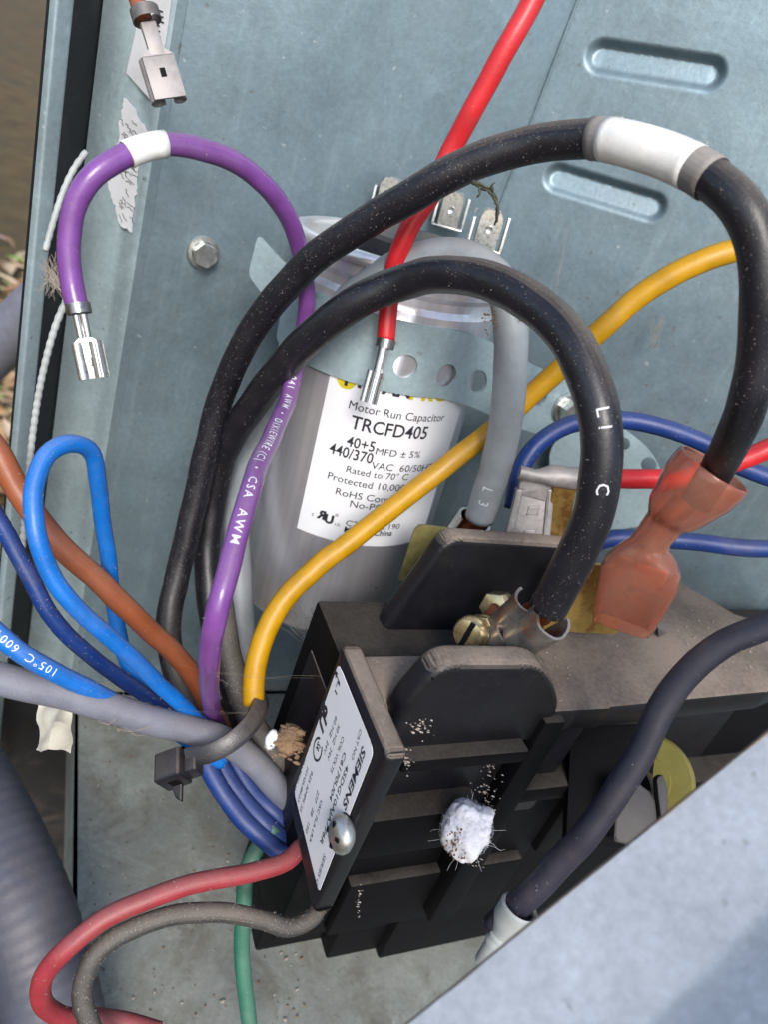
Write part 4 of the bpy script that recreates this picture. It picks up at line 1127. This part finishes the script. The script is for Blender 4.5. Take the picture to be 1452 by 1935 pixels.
# grey wire
rg, pg = wire('grey_wire', 'light grey wire arching behind the inner black wire down to the rear terminal, marked L3',
     [(480, 1400, .212), (464, 1300, .219), (455, 1190, .223), (450, 1080, .225), (450, 980, .225), (468, 880, .222), (510, 765, .212), (575, 655, .200), (650, 575, .190), (735, 510, .180), (820, 482, .174), (895, 492, .170), (950, 545, .168), (968, 640, .170), (966, 740, .174), (948, 840, .182), (922, 930, .192), (908, 978, .197)], 7.8, 'grey', 420, seed=12)
t = bmesh.new(); Ls = [0]
for a, b in zip(pg[:-1], pg[1:]): Ls.append(Ls[-1]+(b-a).length)
for s, px, py in (('L', 930, 905), ('3', 925, 935)):
    i = nearest(pg, px, py); text_on(t, pg, Ls[i]/Ls[-1], s, .0036, .0039, side=-.05, bold=.0)
link('lettering', t, 'ink_white', rg, smooth=False)
bm = bmesh.new(); tube(bm, catmull([P(914, 955, .1985), P(898, 985, .202), P(870, 1030, .208)], step=.001), .0032, 16)
for v in bm.verts: v.co += nvec(v.co*500)*.0005
link('copper_strands', bm, 'copper', rg)
bm = bmesh.new(); arcshell(bm, P(898, 982, .2015), P(850, 1050, .209), .0048, .6, 5.2)
link('crimp_lug', bm, 'tin', rg)
# yellow
wire('yellow_wire', 'yellow wire crossing diagonally in front of the capacitor label',
     [(1950, 560, .176), (1720, 455, .172), (1520, 440, .170), (1430, 458, .170), (1330, 492, .171), (1230, 548, .174), (1140, 622, .178), (1050, 706, .184), (960, 785, .190), (870, 858, .193), (770, 942, .192), (680, 1010, .189), (600, 1070, .186), (540, 1130, .184), (500, 1195, .183), (482, 1260, .182), (478, 1330, .182)], 5.2, 'yellow', 260, seed=14)
# red top
rr_, pr = wire('red_wire', 'bright red wire hanging from the top edge with a bare spade terminal before the strap',
     [(1190, -420, .150), (1100, -220, .149), (1030, -60, .150), (992, 20, .152), (945, 105, .155), (895, 200, .160), (850, 290, .165), (815, 370, .168), (780, 430, .171), (750, 505, .176), (735, 580, .180), (729, 645, .182)], 4.5, 'red', 140, seed=15)
female_spade(rr_, P(727, 662, .180), P(700, 762, .182), .0050, 1.05, 'tin', .0013, prongs=False)
# blues
wire('blue_wire', 'bright blue wire forming the tall narrow loop at left',
     [(430, 1400, .190), (370, 1360, .182), (310, 1300, .172), (240, 1235, .162), (160, 1165, .154), (100, 1090, .149), (68, 1010, .146), (64, 930, .147), (90, 865, .150), (132, 840, .154), (168, 850, .159), (186, 905, .165), (196, 990, .172), (206, 1100, .180), (222, 1190, .186), (246, 1262, .190), (300, 1330, .194), (380, 1400, .196)], 3.7, 'blue', 420, seed=16, group='blue wires of the left bundle')
wire('blue_wire', 'darker dusty blue wire entering at the left edge under the loop',
     [(-60, 880, .160), (0, 990, .162), (50, 1082, .165), (90, 1160, .168), (150, 1225, .174), (220, 1275, .182), (300, 1330, .190), (380, 1400, .195)], 3.7, 'blue_dark_shaded', 300, seed=17, group='blue wires of the left bundle')
rbl, pbl = wire('blue_wire', 'blue wire printed 600V 105\u00b0C resting against the grey cable',
     [(-80, 1110, .150), (0, 1200, .152), (60, 1245, .155), (140, 1290, .161), (230, 1335, .170), (330, 1380, .182), (420, 1440, .190)], 4.0, 'blue', 160, seed=18, group='blue wires of the left bundle')
t = bmesh.new(); Ls = [0]
for a, b in zip(pbl[:-1], pbl[1:]): Ls.append(Ls[-1]+(b-a).length)
i = nearest(pbl, 100, 1272); text_on(t, pbl, Ls[i]/Ls[-1], '105\u00b0C  600V', .0024, .0020, rev=True, bold=.0); link('lettering', t, 'ink_white', rbl, smooth=False)
for k, (dx, dy, z, lb) in enumerate(((0, 0, .187, 'blue wire with shade in its colour, outermost of the three below the zip tie'), (24, -16, .190, 'blue wire with shade in its colour, middle of the three below the zip tie'), (46, -34, .193, 'blue wire with shade in its colour, innermost of the three below the zip tie'))):
    wire('blue_wire', lb, [(350+dx, 1370+dy*.2, z+.006), (392+dx, 1452+dy*.4, z+.003), (432+dx, 1520+dy*.6, z+.001), (478+dx*.9, 1572+dy, z), (535+dx*.6, 1612+dy, z+.002), (600+dx*.4, 1640+dy, z+.006)], 4.6, 'blue_dark_shaded', 60, seed=20+k, group='blue wires below the zip tie')
# orange
wire('orange_wire', 'orange brown wire running diagonally behind the blue loop', [(-60, 790, .160), (-10, 850, .160), (40, 935, .162), (100, 1010, .165), (180, 1092, .172), (250, 1160, .180), (320, 1228, .190), (370, 1290, .198), (420, 1380, .202)], 5.2, 'orange', 160, seed=25)
# grey cable
wire('grey_cable', 'thick grey cable crossing from the left edge into the zip tied bundle', [(-90, 1250, .152), (0, 1281, .156), (100, 1306, .161), (200, 1335, .167), (300, 1362, .174), (390, 1392, .181), (460, 1430, .187), (520, 1482, .192), (590, 1560, .198)], 6.6, 'grey_cable', 900, seed=26)
# dark sheath behind the yellow wire
wire('dark_grey_wire', 'dark dusty wire descending between the purple and yellow wires', [(415, 1130, .200), (424, 1200, .200), (445, 1280, .200), (478, 1360, .198), (520, 1430, .196), (580, 1500, .200)], 6.6, 'grey_dusty', 500, seed=27)
# lower red, grey, green
wire('red_wire', 'dusty red wire leaving under the label and looping at bottom left', [(640, 1570, .186), (575, 1600, .180), (545, 1628, .176), (480, 1648, .172), (380, 1668, .167), (280, 1700, .162), (190, 1740, .158), (120, 1795, .156), (78, 1850, .157), (82, 1900, .161), (120, 1925, .166), (165, 1925, .170), (220, 1928, .172), (300, 1950, .172)], 4.2, 'red_dusty', 240, seed=28)
wire('dusty_black_wire', 'faded black wire curving beside the lower red wire', [(618, 1668, .190), (606, 1704, .185), (585, 1736, .180), (545, 1752, .176), (490, 1738, .173), (400, 1722, .168), (310, 1732, .164), (230, 1765, .161), (175, 1812, .159), (154, 1870, .159), (170, 1935, .160), (210, 2000, .162)], 4.2, 'grey_dusty', 900, seed=29)
wire('green_wire', 'green earth wire dropping behind the lower red wire to the floor', [(520, 1560, .190), (488, 1600, .189), (464, 1650, .188), (456, 1720, .188), (455, 1800, .190), (464, 1870, .192), (476, 1950, .194), (490, 2040, .196)], 4.0, 'green', 150, seed=30)
# lower right
rk, pk = wire('black_wire', 'smooth blue black wire sweeping from the right edge down to a grey boot', [(1950, 1180, .180), (1750, 1120, .166), (1560, 1140, .156), (1455, 1183, .153), (1370, 1220, .151), (1300, 1278, .149), (1245, 1350, .148), (1195, 1440, .148), (1140, 1530, .149), (1075, 1610, .151), (1010, 1680, .154), (965, 1722, .157), (935, 1752, .159)], 5.5, 'bluegrey_black', 160, seed=31)
bm = bmesh.new(); a_ = P(985, 1712, .155); b_ = P(925, 1812, .159); ax = (b_-a_).normalized()
lathe(bm, a_, ax, [(.0006, .0031), (0, .0036), (.0005, .0040), (.004, .0040), (.0055, .0034), (.0075, .0028), (.0078, .0030), (.0085, .0030), (.0088, .0027), (.0095, .0027), (.0098, .0029), (.0105, .0029), (.0108, .0026), (.016, .0026), (.016, 0)], 32)
link('boot', bm, 'boot', rk)
# rear right wires
wire('blue_wire', 'dark blue wire arching behind the inner black wire above the grey flag terminal', [(970, 960, .200), (985, 890, .198), (1015, 838, .197), (1065, 805, .197), (1130, 794, .197), (1210, 797, .197), (1285, 815, .196), (1345, 842, .196), (1400, 880, .196), (1470, 905, .196), (1540, 925, .196), (1700, 930, .200), (1900, 900, .210)], 4.7, 'blue_dark_shaded', 350, seed=32, group='dark blue wires at the right')
wire('blue_wire', 'dark blue wire running level behind the orange insulated connector', [(1080, 1060, .208), (1140, 1022, .206), (1210, 1018, .205), (1290, 1022, .204), (1370, 1032, .203), (1460, 1037, .202), (1540, 1035, .202), (1700, 1010, .204), (1900, 960, .212)], 4.7, 'blue_dark_shaded', 150, seed=33, group='dark blue wires at the right')
rrd, _ = wire('red_wire', 'red wire running level behind the orange connector into the grey flag terminal', [(1060, 905, .196), (1120, 903, .195), (1200, 904, .193), (1280, 902, .191), (1350, 885, .189), (1420, 862, .187), (1500, 830, .185), (1660, 780, .186), (1900, 760, .196)], 5.0, 'red', 120, seed=34)
# grey flag terminal
bm = bmesh.new(); pF = P(1020, 950, .186); nF2 = (nV*.8+UP*.15-ku*.35).normalized()
def plf(px, py, dz=0): return onp(px, py, pF+nF2*dz, nF2)
prism(bm, rounded([plf(978, 925), plf(1050, 925), plf(1040, 1030), plf(952, 1030)], .0006), -nF2*.0016, .0003)
prism(bm, rounded([plf(978, 925, .0008), plf(992, 925, .0008), plf(968, 1030, .0008), plf(952, 1030, .0008)], .0004), -nF2*.0024, .0005)
prism(bm, rounded([plf(1036, 925, .0008), plf(1050, 925, .0008), plf(1040, 1030, .0008), plf(1026, 1030, .0008)], .0004), -nF2*.0024, .0005)
prism(bm, rounded([plf(1000, 958, .0003), plf(1022, 958, .0003), plf(1018, 974, .0003), plf(996, 974, .0003)], .0002), -nF2*.0012, .0002)
prism(bm, rounded([plf(992, 1002, .0003), plf(1014, 1002, .0003), plf(1010, 1026, .0003), plf(986, 1026, .0003)], .0004), -nF2*.0012, .0002)
ft = link('flag_terminal', bm, 'tin_grey', rrd)
bm = bmesh.new(); tube(bm, catmull([plf(982, 893, .0015), plf(1010, 898, .0015), plf(1050, 900, .001), plf(1096, 905, .0005)], step=.001), .0016, 18, scalefn=lambda t: 1.0+.7*min(1, max(0, (t-.25)*3)))
prism(bm, rounded([plf(985, 905, .0003), plf(1090, 900, .0003), plf(1075, 960, .0003), plf(978, 935, .0003)], .001), -nF2*.0022, .0005)
for v in bm.verts: v.co += nvec(v.co*350)*.0003
link('crimp_barrel', bm, 'tin_grey', ft)
# top-left terminal with its wire
ro, po = wire('orange_wire', 'short stub of orange red wire entering at the top with a dull flag terminal', [(240, -90, .158), (252, -30, .158), (262, 10, .158), (272, 36, .158)], 3.4, 'orange', 60, seed=36)
female_spade(ro, P(280, 45, .158), P(322, 186, .160), .0072, 2.95, 'tin_grey', .0017)

# =================================================================== ORANGE INSULATED CONNECTOR
axp = [P(1340, 905, .158), P(1305, 955, .161), P(1262, 985, .164), P(1228, 1018, .167), P(1216, 1052, .169), P(1205, 1100, .171), P(1190, 1150, .174), P(1176, 1192, .176)]
root = empty('insulated_connector', axp[-1], 'translucent orange pink insulated spade connector on the thick black wire end', 'connector')
def connector():
    # photo point, depth, half width (photo px), depth ratio, squareness
    st = [(1352, 885, .1570, 74, 1.0, 2.0), (1346, 892, .1574, 76, 1.0, 2.0), (1320, 918, .1590, 74, 1.0, 2.0), (1294, 946, .1608, 62, 1.0, 2.0), (1272, 968, .1626, 52, 1.0, 2.0), (1258, 986, .1640, 37, 1.0, 2.0), (1238, 1012, .1656, 34, .95, 2.0), (1228, 1030, .1668, 38, .9, 2.0), (1222, 1048, .1680, 56, .7, 2.4), (1216, 1068, .1692, 70, .5, 3.0), (1209, 1090, .1704, 73, .46, 3.6), (1192, 1135, .1732, 66, .48, 3.6), (1177, 1178, .1758, 55, .48, 3.6), (1176, 1181, .1760, 54, .46, 3.6)]
    cs = catmull([P(q[0], q[1], q[2]) for q in st], per=3); fine = []
    for a, b in zip(st[:-1], st[1:]):
        for j in range(3): fine.append(tuple(a[i]+(b[i]-a[i])*j/3 for i in range(6)))
    fine.append(st[-1])
    P0 = cs[0]; P1 = cs[-1]; ax = (P1-P(1216, 1068, .1692)).normalized(); n = CAM-P0; n = (n-ax*n.dot(ax)).normalized(); x = ax.cross(n); H = (P1-P0).length
    nn = 40; bm = bmesh.new()
    def ring(k, ins):
        q = fine[k]; c = cs[k]; t = (cs[min(k+2, len(cs)-1)]-cs[max(k-2, 0)]).normalized(); nv = CAM-c; nv = (nv-t*nv.dot(t)).normalized(); xv = t.cross(nv)
        kk = q[2]/FP; rx = q[3]*kk-ins; ry = q[3]*kk*q[4]-ins; sq = q[5]; out = []
        for i in range(nn):
            a = 2*math.pi*i/nn; ca_, sa_ = math.cos(a), math.sin(a)
            out.append(bm.verts.new(c+xv*rx*math.copysign(abs(ca_)**(2/sq), ca_)+nv*ry*math.copysign(abs(sa_)**(2/sq), sa_)))
        return out
    o_ = [ring(k, 0) for k in range(len(fine))]; i_ = [ring(k, .0006) for k in range(len(fine))]
    for R_, fl in ((o_, 0), (i_, 1)):
        for a, b in zip(R_[:-1], R_[1:]):
            for i in range(nn):
                q = (a[i], a[(i+1) % nn], b[(i+1) % nn], b[i]); bm.faces.new(q[::-1] if fl else q)
    for a, b, fl in ((o_[0], i_[0], 1), (o_[-1], i_[-1], 0)):
        for i in range(nn): bm.faces.new((a[i], a[(i+1) % nn], b[(i+1) % nn], b[i]))
    link('housing', bm, 'pink', root, smooth='all')
    bm = bmesh.new(); tube(bm, catmull([P(1300, 945, .161), P(1262, 984, .1635), P(1236, 1020, .166), P(1222, 1058, .1685)], step=.001), .0026, 18)
    q0 = P(1220, 1062, .1688); m = frame_m(q0, x, ax, n); box2(bm, (-.0055, 0, -.0011), (.0055, (P1-q0).length*.9, .0011), .0006, m)
    link('barrel', bm, 'brass', root)
connector()

# =================================================================== ZIP TIE
root = empty('zip_tie', P(360, 1425, .17), 'black nylon zip tie cinched round the wire bundle with a chunky square head', 'cable tie')
pts = Pz([(352, 1432, .1700), (400, 1422, .1695), (440, 1400, .1705), (472, 1370, .173), (490, 1338, .178), (492, 1310, .187), (480, 1300, .197), (450, 1310, .210), (410, 1350, .214), (370, 1400, .208), (345, 1430, .190), (338, 1440, .178)])
path = catmull(pts, step=.0008); bm = bmesh.new(); cen = P(430, 1375, .190); fr = frames(path); f2 = []
for (t, a, b), p in zip(fr, path):
    o = (p-cen); o = (o-t*o.dot(t)).normalized(); f2.append((t, o, t.cross(o)))
hw, ht = .0021, .0006
sweep(bm, path, [(-ht, -hw), (ht*.6, -hw), (ht, -hw*.6), (ht, hw*.6), (ht*.6, hw), (-ht, hw)], True, fr=f2); link('band', bm, 'black2', root)
hd = P(334, 1450, .1700); fwdz = (P(400, 1425, .1695)-P(300, 1462, .1715)).normalized(); nz2 = CAM-hd; nz2 = (nz2-fwdz*nz2.dot(fwdz)).normalized(); nz2 = (Matrix.Rotation(-.55, 3, fwdz) @ nz2); xx = fwdz.cross(nz2)
m = frame_m(hd, fwdz, xx, nz2); bm = bmesh.new()
h = .0040
box2(bm, (-h, -h*.85, -h*.75), (h*.55, h*.85, h*.75), .0005, m)
box2(bm, (h*.5, -h*.62, -h*.75), (h*1.25, h*.62, h*.2), .0004, m)
link('head', bm, 'black2', root)
bm = bmesh.new(); box2(bm, (-h*.45, h*.70, -h*.40), (h*.15, h*.88, h*.25), .0001, m); link('slot', bm, 'blackinner', root)  # slot is a near-black box painting the hole's shade
bm = bmesh.new(); prism(bm, [m @ V(v) for v in ((-.0022, h*.8, -.0022), (.0004, h*.8, -.0022), (-.0002, h*1.75, -.0030), (-.0016, h*1.45, -.0030))], m.to_3x3() @ V((0, 0, .0011)), .0002, 1); link('cut_tail', bm, 'black2', root)

# =================================================================== DEBRIS
def fluffball(name, c, r, nf, mat, label, cat, second=None, sq=(1, 1, 1), coremat=None, core=.72):
    rnd = random.Random(len(name)*31+nf); root = empty(name, c, label, cat)
    bm = bmesh.new(); bmesh.ops.create_icosphere(bm, subdivisions=5, radius=r*core)
    for v in bm.verts:
        v.co = V((v.co.x*sq[0], v.co.y*sq[1], v.co.z*sq[2])); v.co *= 1+.42*noise.noise(v.co*230+c*50)+.08*noise.noise(v.co*900)+.05*noise.noise(v.co*3000); v.co += c
    link('core', bm, coremat or mat, root, smooth='all')
    bm = bmesh.new()
    for _ in range(nf):
        d = V((rnd.gauss(0, 1), rnd.gauss(0, 1), rnd.gauss(0, 1))).normalized(); p = c+V((d.x*sq[0], d.y*sq[1], d.z*sq[2]))*r*core*rnd.uniform(.85, 1.1)
        e = d.cross(V((rnd.gauss(0, 1), rnd.gauss(0, 1), rnd.gauss(0, 1)))).normalized(); l = r*rnd.uniform(.08, .22); s = e.cross(d).normalized()*.00003
        pts = [p, p+e*l*.5+d*l*.10, p+e*l+d*l*rnd.uniform(-.25, .12)]
        vs = [bm.verts.new(q) for q in (pts[0]+s, pts[1]+s, pts[2], pts[1]-s, pts[0]-s)]; bm.faces.new(vs)
    link('dust_fibres', bm, mat, root, smooth=False, kind='stuff'); return root
egg = P(882, 1566, .166)
rt = fluffball('egg_sac', egg, .0074, 3200, 'cotton', 'fluffy white spider egg sac stuck to the contactor front', 'egg sac', sq=(1, 1, 1.15))
bm = bmesh.new(); rnd = random.Random(5)
for _ in range(90):
    p = P(866+rnd.gauss(0, 12), 1592+rnd.gauss(0, 13), .1618+rnd.uniform(-.0006, .0012)); l = rnd.uniform(.0002, .0007); bmesh.ops.create_icosphere(bm, subdivisions=1, radius=l*.45, matrix=Matrix.Translation(p))
link('brown_crumbs', bm, 'silk_brown', rt, kind='stuff', smooth=False)
fluffball('debris_clump', P(546, 1402, .176), .0048, 500, 'silk_brown', 'brown crumbly insect debris lodged above the cable bundle', 'debris', sq=(.8, 1, 1.2))
fluffball('silk_tuft', P(512, 1400, .175), .0030, 500, 'cotton', 'small white silk tuft next to the brown debris clump', 'silk tuft', sq=(.7, .9, 1.5), core=.6)
# dry twig on the outer black wire
bm = bmesh.new()
for pts in ([(893, 343, .141), (905, 352, .141), (918, 358, .141), (932, 362, .141), (940, 380, .142), (939, 405, .143), (936, 425, .144)], [(905, 345, .141), (908, 365, .141), (903, 372, .141)], [(932, 362, .141), (930, 350, .140), (937, 345, .140)], [(926, 360, .141), (935, 375, .1415), (943, 398, .142), (940, 418, .143)], [(898, 345, .141), (912, 349, .1405), (928, 357, .1405)]):
    tube(bm, catmull(Pz(pts), step=.0004), .00028, 6, scalefn=lambda t: 1.2-.7*t)
for v in bm.verts: v.co += nvec(v.co*1500)*.0003
tag(link('dry_twig', bm, 'twig', smooth='all'), 'thin dark dried twig hanging from the outer black wire near the capacitor terminals', 'twig')
# dust bits and cobweb threads
def threads(name, spec, label, rr=.00006, mat='web'):
    bm = bmesh.new(); rnd = random.Random(len(spec)*7+int(spec[0][0]))
    for (x0, y0, z0, x1, y1, z1, n, sp) in spec:
        for _ in range(n):
            a = V((x0+rnd.gauss(0, sp), y0+rnd.gauss(0, sp), z0)); b = V((x1+rnd.gauss(0, sp), y1+rnd.gauss(0, sp), z1)); pts = []
            for k in range(5):
                t = k/4; q = a.lerp(b, t); pts.append(P(q.x+rnd.gauss(0, sp*.35), q.y+rnd.gauss(0, sp*.35)+math.sin(t*math.pi)*5, q.z))
            tube(bm, catmull(pts, per=4), rr*rnd.uniform(.5, 1.3), 4)
    return tag(link(name, bm, mat, smooth=False), label, 'cobweb', kind='stuff')
threads('cobweb', [(560, 1150, .215, 600, 1230, .205, 14, 14), (590, 1160, .21, 660, 1200, .20, 8, 14), (540, 1150, .215, 680, 1240, .20, 8, 20), (610, 1200, .2, 640, 1250, .185, 10, 12)], 'tangled brown cobweb between the capacitor base and the contactor end', .00007)
threads('cobweb', [(330, 1345, .145, 500, 1345, .18, 2, 6), (395, 1270, .138, 600, 1285, .165, 2, 5), (340, 1250, .15, 480, 1330, .17, 2, 14)], 'fine pale cobweb threads across the purple wire above the zip tie', .000018)
threads('cobweb', [(90, 490, .160, 110, 550, .160, 22, 9), (85, 505, .160, 125, 545, .160, 22, 9), (120, 490, .160, 80, 550, .160, 12, 9)], 'dark cobweb knot in the slot left of the purple wire', .00005)
threads('cobweb', [(230, 1375, .164, 285, 1375, .166, 3, 4), (250, 1385, .164, 280, 1388, .166, 3, 3), (185, 1365, .160, 215, 1360, .160, 2, 3)], 'curly hair strands hanging under the thick grey cable', .00005)

threads('cobweb', [(1245, 600, .235, 1232, 655, .235, 14, 7), (1070, 430, .235, 1055, 540, .235, 3, 3)], 'small dark cobweb scrap on the right back panel', .00006)
# crumbs lying on contactor and floor
def crumbs(name, n, fn, label, mat, smin, smax, seed):
    bm = bmesh.new(); rnd = random.Random(seed)
    for _ in range(n):
        p = fn(rnd); s = rnd.uniform(smin, smax)*rnd.random()**.5
        r = bmesh.ops.create_icosphere(bm, subdivisions=1, radius=1, matrix=Matrix.Translation(p) @ Matrix.Rotation(rnd.random()*6, 4, 'Z') @ Matrix.Diagonal((s*rnd.uniform(.4, 1.3), s*rnd.uniform(.3, .8), s*.35, 1)))
    return tag(link(name, bm, mat, smooth=False), label, 'crumbs', kind='stuff')
crumbs('dust_crumbs', 170, lambda r: L(r.uniform(46, 130), r.uniform(9, 50), .3), 'pale flakes scattered on the contactor top', 'fluff', .0002, .0008, 1)
crumbs('dust_crumbs', 60, lambda r: L(r.uniform(8, 45), r.uniform(11, 23), .2), 'pale flakes on the ledge beside the label', 'fluff', .0002, .0006, 2)
crumbs('floor_crumbs', 260, lambda r: (lambda q: V((q.x, q.y, FLZ+.0004)))(onp(r.uniform(150, 620), r.uniform(1340, 1930), V((0, 0, FLZ)), UP)), 'dark and rusty crumbs scattered on the floor pan', 'silk_brown', .0002, .0009, 3)
crumbs('floor_flakes', 60, lambda r: (lambda q: V((q.x, q.y, FLZ+.0004)))(onp(r.uniform(150, 620), r.uniform(1340, 1930), V((0, 0, FLZ)), UP)), 'light flakes scattered on the floor pan', 'fluff', .0003, .0012, 4)
def blobs(spots, seed, label, mat='silk_brown', n=40, sm=.00028):
    bm = bmesh.new(); rnd = random.Random(seed)
    for (x, y, z, sx, sy, k) in spots:
        for _ in range(k):
            p = P(x+rnd.gauss(0, sx), y+rnd.gauss(0, sy), z+rnd.uniform(-.0006, .0003)); q = rnd.uniform(.2, 1)**2*sm
            bmesh.ops.create_icosphere(bm, subdivisions=1, radius=q, matrix=Matrix.Translation(p) @ Matrix.Rotation(rnd.random()*6, 4, 'X') @ Matrix.Diagonal((rnd.uniform(.5, 2), rnd.uniform(.4, 1), rnd.uniform(.4, 1), 1)))
    return tag(link('dust_clots', bm, mat, smooth=False), label, 'dust clots', kind='stuff')
blobs([(795, 1375, .1475, 12, 10, 50), (772, 1440, .149, 4, 12, 30), (928, 1440, .163, 9, 14, 60), (920, 1500, .166, 12, 22, 80), (678, 1700, .166, 3, 26, 40), (905, 1630, .167, 8, 6, 14)], 8, 'brown dust clots clinging to the dark contactor front', 'fluff')
bm = bmesh.new(); rnd = random.Random(11)
for k in range(12):
    a = rnd.choice((-1.45, 1.7, 2.6, .2))+rnd.gauss(0, .25); L0 = rnd.uniform(60, 95); x0, y0 = 882, 1566
    pts = [P(x0+math.cos(a)*L0*t*rnd.uniform(.9, 1.1)+rnd.gauss(0, 3), y0+math.sin(a)*L0*t*rnd.uniform(.9, 1.1)+rnd.gauss(0, 3), .1625+.006*t) for t in (.35, .6, .85, 1.0)]
    tube(bm, catmull(pts, per=4), .000025, 4)
tag(link('cobweb', bm, 'cotton', smooth=False), 'fine white silk wisps radiating from the egg sac', 'cobweb', kind='stuff')
blobs([(548, 1402, .1735, 13, 17, 170)], 21, 'loose brown frass crumbs piled round the debris clump', 'silk_brown', sm=.0009)
blobs([(930, 610, .1665, 10, 14, 40), (985, 598, .164, 5, 6, 24)], 22, 'dark fluff and crumbs caught on the grey wire shoulder', 'silk_brown', sm=.00035)
blobs([(1165, 232, .1335, 14, 4, 60), (1235, 247, .1285, 10, 3, 30), (1330, 285, .124, 14, 4, 30)], 23, 'brown lint along the top of the white sleeve', 'fluff', sm=.0003)
